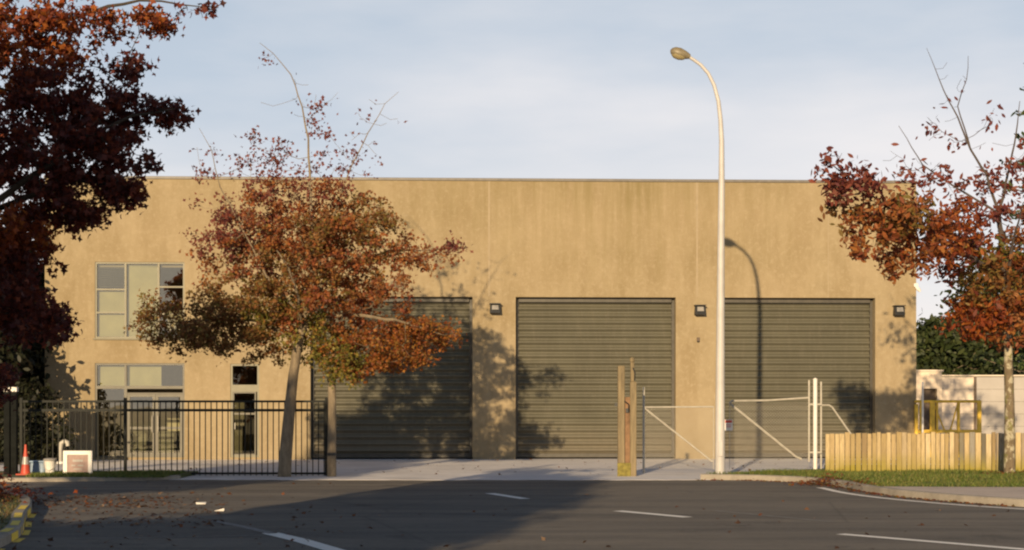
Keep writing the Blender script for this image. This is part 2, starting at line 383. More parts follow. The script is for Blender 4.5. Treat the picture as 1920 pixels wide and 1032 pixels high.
# left island with yellow painted kerb blocks
kI = smooth([(-60, 30.2), (-40, 30.2), (-22, 30.2), (-14, 30.1), (-10.2, 29.7), (-8.7, 28.4), (-7.8, 26.0), (-7.15, 23.5), (-6.3, 20.4), (-5.9, 17), (-5.6, 12), (-5.5, 0), (-5.5, -20), (-5.5, -40), (-5.5, -60)])
ki, ikin = strip('kerb', kI, .18, -.01, .13, M['kerb'], -1)
ISL = [(p.x, p.y) for p in ikin] + [(-60, -60)]
prism('traffic_island', ISL, 0, .122, M['turf'])
for k, (y0, y1) in enumerate(((24.1, 25.0), (22.3, 23.3), (20.9, 21.7), (19.8, 20.4), (18.2, 18.9))):
    def ex(y): 
        for i in range(len(kI)-1):
            if (kI[i][1]-y)*(kI[i+1][1]-y) <= 0 and kI[i][0] > -9:
                t = (y-kI[i][1])/(kI[i+1][1]-kI[i][1]+1e-9); return kI[i][0]+(kI[i+1][0]-kI[i][0])*t
        return -5.5
    x0, x1 = ex(y0), ex(y1)
    struct(MB().quad((x0-.15, y0, .1345), (x0-.035, y0, .1345), (x1-.035, y1, .1345), (x1-.15, y1, .1345)).quad((x0+.005, y0, .01), (x0+.005, y0, .108), (x1+.005, y1, .108), (x1+.005, y1, .01)).quad((x0+.01, y0, .004), (x0+.10, y0, .004), (x1+.10, y1, .004), (x1+.01, y1, .004)).build('yellow_kerb_mark', M['yellow_line']))
# painted markings, 4 mm above the asphalt
def line(name, pts, wd, m):
    p = [Vector((q.x, q.y)) for q in pts]; mb = MB()
    for i in range(len(p)-1):
        def nn(j):
            t = (p[min(j+1, len(p)-1)]-p[max(j-1, 0)]).normalized(); return Vector((-t.y, t.x))*wd/2
        a, b = nn(i), nn(i+1)
        mb.quad((*(p[i]-a), .004), (*(p[i+1]-b), .004), (*(p[i+1]+b), .004), (*(p[i]+a), .004))
    return struct(mb.build(name, m))
line('lane_marking', [gnd(918, 925.5), gnd(985, 936)], .21, M['white_line'])
line('lane_marking', [gnd(1158, 958.5), gnd(1290, 970.5)], .21, M['white_line'])
line('lane_marking', [gnd(1576, 1002), gnd(1960, 1034)], .19, M['white_line'])
line('give_way_line', [gnd(506, 1000), gnd(565, 1014), gnd(660, 1042)], .24, M['white_line'])
line('faded_marking', [gnd(395, 976), gnd(455, 988), gnd(512, 1001)], .14, M['faint_line'])
line('faded_marking', [gnd(140, 1010), gnd(320, 1008), gnd(505, 1004)], .06, M['faint_line'])
line('faded_marking', [gnd(1340, 958), gnd(1560, 979)], .08, M['faint_line'])
eo = [Vector((a[0]-.32*0, a[1])) for a in kr]
epts = []
for i, p in enumerate(kr):
    if 17 < p[1] < 33.2:
        q = Vector(kr[i+1])-Vector(kr[i-1]); q.normalize(); epts.append(Vector((p[0]+q.y*.52, p[1]-q.x*.52)))
line('edge_line', epts, .17, M['white_line'])

# ------------------------------------------------------------ building
BA = R(2.4); B0 = (-1.0, 50.0)
def fac(px, py):
    s = (px-HX)/F
    t = (B0[0]*math.sin(BA)-B0[1]*math.cos(BA))/(s*math.sin(BA)-math.cos(BA))
    X, Y = s*t, t
    return ((X-B0[0])*math.cos(BA)+(Y-B0[1])*math.sin(BA), EYE+(HY-py)*t/F)
def U(px): return fac(px, 700)[0]
def V(py): return fac(900, py)[1]
H = V(339.5); U0, U1 = U(84), U(1718); ZB = .05
bld = thing('warehouse', 'long tan concrete warehouse with three grey roller doors and glazed office bay', 'building', (B0[0], B0[1], 0), BA)
DT = V(557)
doors = [(U(582), U(886)), (U(967), U(1267)), (U(1346), U(1641))]
w_up = (U(178), U(346), V(636), V(494)); w_lo = (U(178), U(346), ZB+.03, V(682)); w_nd = (U(432), U(486), ZB+.03, V(683))
holes = [(a, b, ZB-.1, DT) for a, b in doors]+[w_up, w_lo, w_nd]
us = sorted({U0, U1, *[h[0] for h in holes], *[h[1] for h in holes]}); vs = sorted({ZB-.1, H, *[h[2] for h in holes], *[h[3] for h in holes]})
mb = MB()
for i in range(len(us)-1):
    for j in range(len(vs)-1):
        cu, cv = (us[i]+us[i+1])/2, (vs[j]+vs[j+1])/2
        if any(h[0] < cu < h[1] and h[2] < cv < h[3] for h in holes): continue
        mb.quad((us[i],0,vs[j]), (us[i+1],0,vs[j]), (us[i+1],0,vs[j+1]), (us[i],0,vs[j+1]))
for k, (a, b, c, d) in enumerate(holes):
    dp = .42 if k < 3 else .14
    mb.quad((a,0,c), (a,0,d), (a,dp,d), (a,dp,c)); mb.quad((b,0,c), (b,dp,c), (b,dp,d), (b,0,d))
    mb.quad((a,0,d), (b,0,d), (b,dp,d), (a,dp,d)); mb.quad((a,0,c), (a,dp,c), (b,dp,c), (b,0,c))
D = 24.0
for a, s in ((U0, -1), (U1, 1)): mb.box(a if s < 0 else a-.2, a+.2 if s < 0 else a, .002, D, -.1, H)
mb.box(U0+.2, U1-.2, D-.2, D, -.1, H)
mb.quad((U0+.2,.16,-.1), (U1-.2,.16,-.1), (U1-.2,.16,-.09), (U0+.2,.16,-.09))
# inner face of the parapet and of the front wall above the openings
mb.quad((U0+.2,.20,DT+.9), (U1-.2,.20,DT+.9), (U1-.2,.20,H), (U0+.2,.20,H))
mb.build('wall', M['wall'], bld)
MB().box(U0+.2, U1-.2, .21, D-.2, H-1.0, H-.8).build('roof', M['roofsheet'], bld)
MB().box(U0-.03, U1+.03, -.035, .24, H, H+.085, bev=.008).build('parapet_capping', M['flashing'], bld)
for px in (917, 1307):
    u = U(px); MB().box(u-.028, u+.028, -.004, .01, DT+.02, H-.01).build('panel_joint', M['seal'], bld)
for px in (1553,):
    u = U(px); MB().box(u-.012, u+.012, -.003, .01, DT+.02, H-.01).build('panel_joint', M['seal'], bld)
# low plinth shadow gap line is a thin flashing; roller doors
NR = 23
for (a, b) in doors:
    mb = MB(); zt = DT-.02; zb = ZB+.13; p = (zt-zb)/NR; prof = []
    for k in range(NR):
        z = zb+k*p
        for (t, y) in [(q/12, -.044*(1-math.cos(2*math.pi*q/12))) for q in range(12)]:
            prof.append((z+t*p, y+.0))
    prof.append((zt, 0))
    for i in range(len(prof)-1):
        (z0, y0), (z1, y1) = prof[i], prof[i+1]
        mb.quad((a+.06, .41+y0, z0), (b-.06, .41+y0, z0), (b-.06, .41+y1, z1), (a+.06, .41+y1, z1))
    rd = mb.build('roller_door', M['door'], bld, True)
    MB().box(a+.06, b-.06, .33, .40, ZB, zb, bev=.01).build('bottom_bar', M['guide'], rd)
    MB().box(a+.002, a+.09, .30, .415, ZB, DT-.003).build('door_guide', M['guide'], rd); MB().box(b-.09, b-.002, .30, .415, ZB, DT-.003).build('door_guide', M['guide'], rd)
    MB().box(a+.095, b-.095, .22, .33, DT-.15, DT-.003, bev=.01).build('door_hood', M['guide'], rd)
# windows
def rect_frame(mb, a, b, c, d, t=.05, y0=.03, y1=.10, m=0):
    mb.box(a, a+t, y0, y1, c, d, m); mb.box(b-t, b, y0, y1, c, d, m)
    mb.box(a+t, b-t, y0, y1, d-t, d, m); mb.box(a+t, b-t, y0, y1, c, c+t, m)
def pane(par, a, b, c, d, g=None, y=.07): return MB().quad((a,y,c), (b,y,c), (b,y,d), (a,y,d)).build('pane', g or M['glass'], par)
a, b, c, d = w_up; mb = MB(); e = .003
rect_frame(mb, a+e, b-e, c+e, d-e)
x1, x2 = U(235), U(297)
for x in (x1, x2): mb.box(x-.03, x+.03, .028, .102, c+.05, d-.05)
for (p, q, zs) in ((a+.053, x1-.03, (V(545), V(588))), (x2+.03, b-.053, (V(540), V(590)))):
    for z in zs: mb.box(p, q, .035, .095, z-.025, z+.025)
win = mb.build('window', M['alu'], bld)
pane(win, a+.05, x1-.03, c+.05, d-.05); pane(win, x1+.03, x2-.03, c+.05, d-.05); pane(win, x2+.03, b-.05, c+.05, d-.05)
MB().box(a-.05, b+.05, -.05, .03, c-.045, c-.002, bev=.008).build('sill', M['alu'], win)
bm_ = MB(); z = V(590)
MB().box(a+.06, x1-.04, .20, .21, V(632), V(548)).build('blind', M['blind'], win)
MB().box(x1+.04, x2-.04, .20, .21, V(633), d-.06).build('blind', M['blind'], win)
for k in range(11): bm_.box(a+.06, x1-.04, .19, .23, V(545)+.03+k*.07, V(545)+.037+k*.07)
bm_.build('slat_blind', M['blind2'], win)
# glazed entrance
a, b, c, d = w_lo; mb = MB(); zt = V(727)
rect_frame(mb, a+e, b-e, c+e, d-e, .055)
mb.box(a+.058, b-.058, .025, .105, zt-.045, zt+.045)
mb.box(x1-.035, x1+.035, .028, .102, zt+.045, d-.058); mb.box(x1-.045, x1+.045, .026, .104, c+.058, zt-.045)
mb.box(x1+.045, b-.058, .035, .095, V(738)-.02, V(738)+.02)
ent = mb.build('entrance_frame', M['dark_alu'], bld)
pane(ent, a+.05, x1-.03, zt+.04, d-.05); pane(ent, x1+.03, b-.05, zt+.04, d-.05); pane(ent, a+.05, x1-.04, c+.05, zt-.04)
MB().box(a+.06, U(300), .24, .25, zt+.05, d-.06).build('blind', M['blind'], ent)
xm = U(291); zt2 = V(738)-.025
for (p, q, hx) in ((x1+.05, xm-.004, xm-.09), (xm+.004, b-.062, xm+.09)):
    mb = MB(); rect_frame(mb, p, q, c+.06, zt2, .085, .04, .09)
    mb.box(p+.085, q-.085, .045, .085, .95, 1.03)
    dr = mb.build('glass_door', M['dark_alu'], bld); pane(dr, p+.08, q-.08, c+.14, zt2-.08)
    MB().tube([(hx, .02, .85), (hx, -.03, .88), (hx, -.03, 1.35), (hx, .02, 1.38)], .014, 8).build('handle', M['galv'], dr)
# narrow side door with its dark glass
a, b, c, d = w_nd; mb = MB(); z1, z2 = V(722), V(735)
rect_frame(mb, a+e, b-e, c+e, d-e, .06); mb.box(a+.063, b-.063, .028, .102, z2, z1)
sd = mb.build('side_door_frame', M['alu'], bld)
pane(sd, a+.055, b-.055, z1-.01, d-.055, M['dark_glass'])
mb = MB(); rect_frame(mb, a+.066, b-.10, c+.063, z2-.003, .045, .04, .09); mb.box(a+.111, b-.145, .045, .085, V(776)-.03, V(776)+.03)
dr = mb.build('side_door', M['dark_alu'], bld); pane(dr, a+.10, b-.14, c+.10, z2-.04, M['dark_glass'])
MB().box(a+.13, a+.15, -.02, .04, .95, 1.15).build('handle', M['galv'], dr)
# rooms behind the glass
mb = MB(); ru0, ru1 = U(150), U(520)
mb.quad((ru0,5,0), (ru1,5,0), (ru1,5,H-1), (ru0,5,H-1)); mb.quad((ru0,.16,0), (ru0,5,0), (ru0,5,H-1), (ru0,.16,H-1)); mb.quad((ru1,.16,0), (ru1,5,0), (ru1,5,H-1), (ru1,.16,H-1))
mb.quad((ru0,.16,3.2), (ru1,.16,3.2), (ru1,5,3.2), (ru0,5,3.2))
mb.build('room_lining', M['inside'], bld)
MB().box(ru0+.02, ru1-.02, .17, 4.98, .052, .07).build('room_floor', M['carpet'], bld)
MB().box(U(200), U(330), 1.6, 2.3, .07, .82).box(U(195), U(335), 1.5, 2.4, .82, .86).build('reception_desk', M['dark_alu'], bld)

def onb(u, y, z):   # building coordinates to world
    return Vector((B0[0]+u*math.cos(BA)-y*math.sin(BA), B0[1]+u*math.sin(BA)+y*math.cos(BA), z))
# floodlights
fl = thing('floodlight', 'black box floodlight on the pillar between left and middle roller doors', 'floodlight', onb(U(928), 0, V(580)), BA, 'floodlights on the warehouse wall')
mb = MB(); P0 = [(-.16,-.30,-.13), (.16,-.30,-.13), (.16,-.20,.15), (-.16,-.20,.15)]; P1 = [(-.17,-.06,-.13), (.17,-.06,-.13), (.15,-.06,.15), (-.15,-.06,.15)]
n = 0; mb.v = P1+P0; mb.f = [(4,5,6,7), (0,3,2,1), (0,1,5,4), (1,2,6,5), (2,3,7,6), (3,0,4,7)]; mb.m = [0]*6
mb.box(-.175, .175, -.325, -.03, .15, .172, 0); mb.build('housing', M['black'], fl)
MB().quad((-.105,-.291,-.03), (.105,-.291,-.03), (.095,-.228,.11), (-.095,-.228,.11)).build('lens', M['lens'], fl)
for o in fl.children:
    if o.name.startswith('lens'): o.location.y = -.022
MB().box(-.05, .05, -.06, 0, -.05, .05).build('bracket', M['black'], fl)
dup(fl, onb(U(1311), 0, V(582)), BA, 'black box floodlight on the pillar between middle and right roller doors, above a small sensor')
dup(fl, onb(U(1683), 0, V(582)), BA, 'black box floodlight on the end pillar right of the right roller door')
s_ = thing('wall_sensor', 'small dark sensor on the pillar under the middle floodlight', 'sensor', onb(U(1309), 0, V(636)), BA)
MB().box(-.045, .045, -.05, 0, -.06, .06, bev=.01).build('sensor_body', M['brown'], s_); MB().lathe([(.03,-.09), (.045,-.075), (.04,-.06)], 0, -.03, 12).build('sensor_eye', M['black'], s_)
cl_ = thing('corner_light', 'small white lamp at the right end of the warehouse wall under the tree', 'lamp', onb(U1, 0, V(535)), BA)
MB().box(-.09, .05, -.07, -.002, -.02, .10, bev=.015).build('lamp_housing', M['white'], cl_); MB().tube([(-.02,-.05,-.02), (.05,-.09,-.10), (.10,-.10,-.17)], [.05,.06,.03], 12).build('lamp_shade', M['white'], cl_)

# ------------------------------------------------------------ street lamp
Y = gnd(1350, 897, .02).y
lp = thing('street_lamp', 'tall cream street lamp on a curved arm at the edge of the road', 'street lamp', at(1350, 897, Y))
def rel(px, py, Yd, o): 
    v = at(px, py, Yd); return (v.x-o[0], v.y-o[1], v.z-o[2])
o_ = at(1350, 897, Y); pts = [(1350,897), (1350,800), (1351,600), (1352,450), (1353,345), (1353,265), (1351,225), (1347,190), (1339,160), (1328,138), (1314,122), (1300,112), (1290,106)]
rr = [.115,.108,.093,.080,.072,.060,.053,.048,.044,.041,.039,.038,.038]
pp = [rel(x, y, Y, o_) for x, y in pts]
MB().tube(pp, rr, 16).build('pole', M['lamp_pole'], lp, True)
MB().box(-.05,.05,-.131,-.10,.5,.85, bev=.008).build('access_panel', M['lamp_pole'], lp)
d0 = Vector(rel(1294, 108, Y, o_)); d1 = Vector(rel(1257, 96, Y, o_)); ax = (d1-d0); L = ax.length; ax.normalize()
def headpts(prof, dz=0): return [tuple(d0+ax*L*t+Vector((0,0,dz))) for t, r in prof]
pr = [(0,.05), (.12,.075), (.3,.105), (.55,.128), (.8,.112), (.94,.07), (1.0,.02)]
h = MB().tube(headpts(pr, .015), [r for t, r in pr], 16); h.build('lamp_head', M['lamp_head'], lp, True)
pr = [(.25,.06), (.35,.09), (.55,.112), (.78,.10), (.9,.06), (.95,.02)]
MB().tube(headpts(pr, -.03), [r for t, r in pr], 16).build('lamp_bowl', M['lamp_glass'], lp, True)

# ------------------------------------------------------------ left dark picket fence
YF = 38.4
fn = thing('picket_fence', 'dark metal picket fence in front of the office bay, double top rail', 'fence', at(330, 893, YF))
fo = fn.location
def fx(px): return (px-HX)*YF/F-fo.x
def fz(py): return EYE+(HY-py)*YF/F-fo.z
MB().box(fx(36), fx(617), -.02, .02, fz(755), fz(751)).build('rail', M['fence_black'], fn)
MB().box(fx(36), fx(617), -.02, .02, fz(772), fz(767)).build('rail', M['fence_black'], fn)
MB().box(fx(36), fx(617), -.02, .02, fz(890), fz(886)).build('rail', M['fence_black'], fn)
x = 46
while x < 615:
    if abs(x-235) > 5 :
        MB().box(fx(x)-.011, fx(x)+.011, -.011, .011, fz(892), fz(754)).build('picket', M['fence_black'], fn)
    x += 10.6
for px in (40, 235, 612):
    MB().box(fx(px)-.035, fx(px)+.035, -.036, .036, -.1, fz(746), bev=.006).build('post', M['fence_black'], fn)
# gate posts
def gp(px, wpx, top, base_py, name, label, mat, Yd=38.0, cap=None):
    t = thing(name, label, 'gate post', at(px, base_py, Yd)); w_ = wpx*Yd/F/2; hh = (base_py-top)*Yd/F
    MB().box(-w_, w_, -w_, w_, -.15, hh, bev=.01).build('post_shaft', mat, t)
    if cap: MB().box(-w_-.006, w_+.006, -w_-.006, w_+.006, hh-.10, hh+.012, bev=.008).build('post_cap', cap, t)
    return t
gp(14, 11, 727, 899, 'gate_post', 'dark square gate post with pale cap, the one nearer the left photo border', M['post_black'], 37.3, M['white'])
gp(27, 11, 727, 899, 'gate_post', 'dark square gate post with pale cap, the one of two nearer the traffic cone', M['post_black'], 37.3, M['white'])
t = thing('timber_post', 'round brown timber gate post at the right end of the picket fence', 'gate post', at(622, 894, 38.0))
MB().tube([(0,0,-.1), (0,0,.6), (.01,0,1.4), (0,0,2.36)], [.112,.106,.098,.092], 14).build('post_shaft', M['bark'], t, True)
MB().lathe([(.10,2.24), (.104,2.25), (.104,2.33), (.098,2.34)], 0, 0, 14).build('hinge_band', M['black'], t); MB().lathe([(.112,.5), (.114,.51), (.114,.56), (.11,.57)], 0, 0, 14).build('hinge_band', M['black'], t)
# right gate posts (pair with a rusty plate and mossy foot)
t = thing('gate_support', 'pair of olive timber gate posts with a rusty plate between them', 'gate posts', at(1176, 894, 38.2)); k = 38.2/F
def gx(px): return (px-1176)*k
def gz(py): return (894-py)*k
MB().box(gx(1158), gx(1171), -.09, .09, -.1, gz(686), bev=.012).build('post', M['olive'], t)
MB().box(gx(1181), gx(1193), -.09, .09, -.1, gz(716), bev=.012).build('post', M['olive'], t)
MB().box(gx(1182), gx(1189), -.05, .05, gz(716)+.001, gz(680), bev=.01).lathe([(.03,gz(681)), (.06,gz(678)), (.06,gz(673)), (.02,gz(670))], gx(1185.5), 0, 10).build('post_top', M['olive'], t)
MB().box(gx(1171)+.001, gx(1181)-.001, -.02, .05, .0, gz(745)).build('rusty_plate', M['rust'], t)
MB().box(gx(1173), gx(1179), -.07, -.021, gz(774), gz(766)).tube([(gx(1170),-.11,gz(752)), (gx(1178),-.12,gz(758)), (gx(1178),-.12,gz(772))], .014, 6).build('latch', M['black'], t)
MB().box(gx(1154)-.02, gx(1158)-.001, -.03, .03, gz(762), gz(756)).build('hinge', M['black'], t)
MB().tube([(gx(1186),-.1,gz(690)), (gx(1190),-.12,gz(700)), (gx(1189),-.1,gz(714))], .016, 6).build('hook', M['black'], t)
MB().box(gx(1157), gx(1182), -.115, -.091, -.02, gz(868), bev=.008).build('mossy_foot', M['moss'], t)

# ------------------------------------------------------------ white pipe and chain-link gates
YG = 39.6; kk = YG/F
def pg(o, px, py): return ((px-HX)*kk-o.x, 0, EYE+(HY-py)*kk-o.z)
def chainlink(mb, o, x0, y0, x1, y1):
    a = pg(o, x0, y1); b = pg(o, x1, y0); w_, h_ = b[0]-a[0], b[2]-a[2]; s = .075; r = .0026; n = int((w_+h_)/s)
    for i in range(1, n):
        c = i*s
        for sg in (0, 1):
            p = (max(0, c-h_), min(c, h_)); q = (min(c, w_), max(0, c-w_))
            P, Q = ((p[0], p[1]), (q[0], q[1]))
            if sg: P = (w_-P[0], P[1]); Q = (w_-Q[0], Q[1])
            yy = .004*(1 if sg else -1)
            if abs(P[0]-Q[0]) < .02: continue
            mb.tube([(a[0]+P[0], yy, a[2]+P[1]), (a[0]+Q[0], yy, a[2]+Q[1])], r, 3, False)
g1 = thing('chain_link_gate', 'pale chain link gate leaf between olive gate posts and street lamp', 'gate', at(1207, 889, YG), 0, 'pale pipe gate leaves'); o = g1.location
MB().tube([pg(o,1207,889), pg(o,1207,726)], .030, 10).build('hinge_stile', M['galv'], g1)
MB().tube([pg(o,1207,764), pg(o,1338,763)], .020, 8).build('top_rail', M['galv'], g1)
MB().tube([pg(o,1338,762), pg(o,1338,880)], .009, 8).build('end_stile', M['galv'], g1)
MB().tube([pg(o,1209,766), pg(o,1336,866)], .020, 8).build('brace', M['galv'], g1)
mb = MB(); chainlink(mb, o, 1208, 766, 1338, 879); mb.build('chain_link', M['galv'], g1)
g2 = thing('chain_link_gate', 'pale pipe gate leaf with long diagonal brace in front of the right roller door', 'gate', at(1517, 889, YG), 0, 'pale pipe gate leaves'); o = g2.location
MB().tube([pg(o,1517,866), pg(o,1517,713)], .024, 10).build('hinge_stile', M['galv'], g2)
MB().tube([pg(o,1368,757), pg(o,1372,752), pg(o,1440,751), pg(o,1517,746)], .024, 8).build('top_rail', M['galv'], g2)
MB().tube([pg(o,1370,758), pg(o,1493,857), pg(o,1503,861)], .026, 8).build('brace', M['galv'], g2)
MB().tube([pg(o,1368,757), pg(o,1368,880)], .008, 8).build('end_stile', M['galv'], g2)
mb = MB(); chainlink(mb, o, 1369, 756, 1516, 879); mb.build('chain_link', M['galv'], g2)
g3 = thing('fence_post', 'thick white pipe post between the gate and the low timber fence', 'post', at(1528.5, 889, YG)); o = g3.location
MB().tube([pg(o,1528.5,892), pg(o,1528.5,712)], .052, 14).build('post_shaft', M['white'], g3, True); MB().lathe([(.056,pg(o,0,713)[2]), (.056,pg(o,0,711)[2]), (.02,pg(o,0,709)[2])], 0, 0, 14).build('post_cap', M['white'], g3)
for py in (760, 850): MB().box(-.15,.16,-.012,.012, pg(o,0,py)[2], pg(o,0,py)[2]+.04).build('hinge', M['galv'], g3)
g4 = thing('pipe_brace_post', 'thin pale pipe post with a bent brace running down behind the timber fence', 'post', at(1541, 889, YG+.1)); o = g4.location
MB().tube([pg(o,1541,889), pg(o,1541,716)], .024, 10).build('post_shaft', M['galv'], g4)
MB().tube([pg(o,1541,760), pg(o,1556,760), pg(o,1562,764), pg(o,1605,826)], .022, 8).build('brace', M['galv'], g4)
for c_ in g4.children:
    if c_.name.startswith('brace'): c_.location.y = 0.0
sg = thing('warning_sign', 'small white sign with red heading hung beside the street lamp', 'sign', at(1366, 797, YG-.06))
MB().box(-.10, .10, -.006, .006, -.14, .13, bev=.003).build('sign_board', M['white'], sg); MB().box(-.085,.085,-.0085,-.0065,.05,.115).box(-.06,.06,-.0085,-.0065,-.01,.008).box(-.06,.06,-.0085,-.0065,-.055,-.037).build('sign_print', M['redprint'], sg)

# ------------------------------------------------------------ low timber fence
random.seed(4)
YT = 38.2
tf = thing('timber_fence', 'low fence of upright weathered timber palings behind the grass verge', 'fence', gnd(1548, 886, .1)); tf.location = Vector(((1548-HX)*YT/F, YT, .1)); o = tf.location
mb = MB(); cols = []; x = 0; xe = (2150-HX)*YT/F-o.x; ht = (885-812)*YT/F
def pcol(x):
    px = 1548+x*F/YT; dark = math.exp(-((px-1805)/52)**2)
    c = random.choice([(.46,.34,.17), (.56,.43,.23), (.38,.28,.13), (.50,.38,.20), (.28,.20,.10), (.42,.33,.20), (.60,.48,.29)])
    if random.random() < dark*.5: c = random.choice([(.13,.12,.09), (.20,.18,.13), (.28,.26,.22)])  # maple trunk's shadow put into the board colours here
    elif px > 1850 and random.random() < .4: c = random.choice([(.2,.16,.1), (.34,.27,.18)])
    return c
while x < xe:
    w_ = random.uniform(.085, .13); hh = ht+random.uniform(-.025, .03); n0 = len(mb.v)
    mb.box(x, x+w_, random.uniform(-.022, 0), .03, -.1, hh, bev=.006); cols += [pcol(x)]*(len(mb.v)-n0); x += w_+random.uniform(.008, .022)
pl = mb.build('palings', M['timber'], tf)
ca = pl.data.color_attributes.new('Col', 'FLOAT_COLOR', 'POINT'); ca.data.foreach_set('color', np.array([(*c, 1) for c in cols], dtype=np.float32).ravel())
for z in (.2, ht-.22): MB().box(0, xe, .032, .075, z, z+.09).build('rail', M['wood_post'], tf)
MB().box(-.02, xe, -.03, .05, ht+.035, ht+.045).build('cap_wire', M['wood_post'], tf)
bpy.data.objects.remove([c for c in tf.children if c.name.startswith('cap_wire')][0])
for i in range(5): MB().box(.3+i*1.8, .42+i*1.8, .078, .18, -.1, ht-.03).build('post', M['wood_post'], tf)

# ------------------------------------------------------------ things right of the building
YR = 56.0; kr_ = YR/F
def rx(px): return (px-HX)*kr_
def rz(py): return EYE+(HY-py)*kr_
t = thing('outbuilding', 'low pale rendered shed beyond the right end of the warehouse', 'shed', (rx(1745), YR, 0))
def lx(px): return rx(px)-rx(1745)
top = rz(697)
mb = MB(); a, b, c, d = lx(1732), lx(1757), rz(800), rz(729)
X0, X1 = lx(1700), lx(1766)
mb.quad((X0,0,0),(a,0,0),(a,0,top),(X0,0,top)).quad((b,0,0),(X1,0,0),(X1,0,top),(b,0,top)).quad((a,0,d),(b,0,d),(b,0,top),(a,0,top))
mb.quad((X1,0,0),(X1,4,0),(X1,4,top),(X1,0,top)).quad((X0,0,0),(X0,4,0),(X0,4,top),(X0,0,top)).quad((X0,4,0),(X1,4,0),(X1,4,top),(X0,4,top))
mb.quad((a,0,0),(a,.25,0),(a,.25,d),(a,0,d)).quad((b,0,0),(b,.25,0),(b,.25,d),(b,0,d)).quad((a,0,d),(b,0,d),(b,.25,d),(a,.25,d))
mb.build('wall', M['pale'], t); MB().box(X0-.05, X1+.05, -.06, 4.05, top, top+.06).build('roof', M['pale2'], t)
MB().box(a, b, .2, .24, 0, d).build('door', M['brown'], t)
t = thing('panel_fence', 'pale panel fence with brown posts beyond the right end of the low timber fence', 'fence', (rx(1840), YR+1.5, 0)); kq = (YR+1.5)/F
def qx(px): return (px-1840)*kq
px = [1768, 1781, 1851, 1921, 1991, 2061, 2131]
topz = EYE+(HY-707)*kq
for i in range(len(px)-1):
    m_ = M['pale2'] if i < 2 else M['grey_panel']
    mb = MB(); n = 6
    for j in range(n):
        z0 = .05+(topz-.05)*j/n; z1 = .05+(topz-.05)*(j+1)/n
        mb.box(qx(px[i])+.03, qx(px[i+1])-.03, -.01+.004*(j % 2), .02, z0+.004, z1-.004)
    mb.build('panel', m_, t)
for p in px: MB().box(qx(p)-.045, qx(p)+.045, -.05, .05, 0, topz+.02).build('post', M['brown'], t)
MB().box(qx(px[0]), qx(px[-1]), -.04, .04, topz+.021, topz+.07).build('top_rail', M['pale2'], t)
Yy = 50.5; ky = Yy/F
t = thing('yellow_barrier', 'yellow steel pipe barrier standing behind the low timber fence', 'barrier', ((1780-HX)*ky, Yy, .05))
def yx(p): return (p-1780)*ky
def yz(p): return EYE+(HY-p)*ky-.05
for (p, w_) in ((1718,5), (1727,4), (1748,7), (1757,3), (1797,4), (1836,6)): MB().box(yx(p)-w_*ky*.65, yx(p)+w_*ky*.65, -.04, .04, 0, yz(751 if p != 1718 else 758), bev=.008).build('upright', M['yellow'], t)
MB().tube([(yx(1715),0,yz(753)), (yx(1760),0,yz(753)), (yx(1838),0,yz(753))], .042, 8).build('top_rail', M['yellow'], t)
MB().tube([(yx(1750),0,yz(756)), (yx(1768),0,yz(800)), (yx(1785),0,yz(835))], .025, 8).build('brace', M['yellow'], t)
MB().tube([(yx(1796),0,yz(756)), (yx(1784),0,yz(800)), (yx(1772),0,yz(835))], .025, 8).build('brace', M['yellow'], t)
MB().box(yx(1716), yx(1838), -.02, .02, yz(812), yz(806)).build('middle_rail', M['yellow'], t)
t = thing('marker_post', 'thin white marker post standing between shed and low timber fence', 'post', ((1730-HX)*.0165, 49.5, .05)); MB().tube([(0,0,0), (0,0,EYE+(HY-718)*.0165-.05)], .03, 8).build('post_shaft', M['white'], t); MB().lathe([(.035,2.30), (.035,2.36), (.01,2.38)], 0, 0, 8).build('post_cap', M['white'], t)

# ------------------------------------------------------------ small things by the left gate
p = at(48, 897, 36.9); t = thing('traffic_cone', 'orange traffic cone with a pale band beside the dark gate posts', 'traffic cone', (p.x, p.y, .09))
MB().lathe([(.115,.03), (.085,.22), (.081,.25), (.055,.42), (.028,.62), (.024,.70), (.018,.705)], 0, 0, 16).build('cone_body', M['cone'], t, True); MB().box(-.18,.18,-.18,.18,0,.035,bev=.01).build('cone_base', M['cone'], t)
MB().lathe([(.086,.245), (.060,.42)], 0, 0, 16).build('reflective_band', M['lens'], t, True)
p = at(94, 893, 37.3); t = thing('bucket', 'white plastic bucket with a pale lid between cone and framed sign', 'bucket', (p.x, p.y, .09))
MB().lathe([(.10,0), (.135,.30), (.14,.31)], 0, 0, 18).build('bucket_body', M['white'], t, True); MB().lathe([(.155,.312), (.16,.35), (.13,.372), (.0,.38)], 0, 0, 18).build('lid', M['lens'], t, True)
MB().tube([(-.145,0,.28), (-.12,-.08,.15), (0,-.15,.08), (.12,-.08,.15), (.145,0,.28)], .006, 6).build('handle', M['galv'], t)
p = at(73, 893, 37.5); t = thing('storage_crate', 'pale blue plastic crate on the ground right of the traffic cone', 'crate', (p.x, p.y, .09))
mb = MB()
mb.box(-.17,.17,-.13,.13,0,.27,bev=.02)
for i in range(5): mb.box(-.155+i*.07,-.145+i*.07,-.145,-.13,.02,.25)
mb.build('crate_body', M['blue'], t); MB().box(-.19,.19,-.15,.15,.272,.31,bev=.01).build('rim', M['blue'], t)
p = at(146, 896, 37.0); t = thing('framed_sign', 'small white framed board sign standing on the grass in front of the picket fence', 'sign', (p.x, p.y, .09)); kz = 37/F
W2, HH = 27*kz, 45*kz
mb = MB(); mb.box(-W2, -W2+.09, -.03, .03, -.05, HH); mb.box(W2-.09, W2, -.03, .03, -.05, HH); mb.box(-W2+.09, W2-.09, -.029, .029, HH-.09, HH); mb.build('frame', M['white'], t)
MB().box(-W2+.091, W2-.091, -.012, .012, .06, HH-.091).build('sign_board', M['pink'], t)
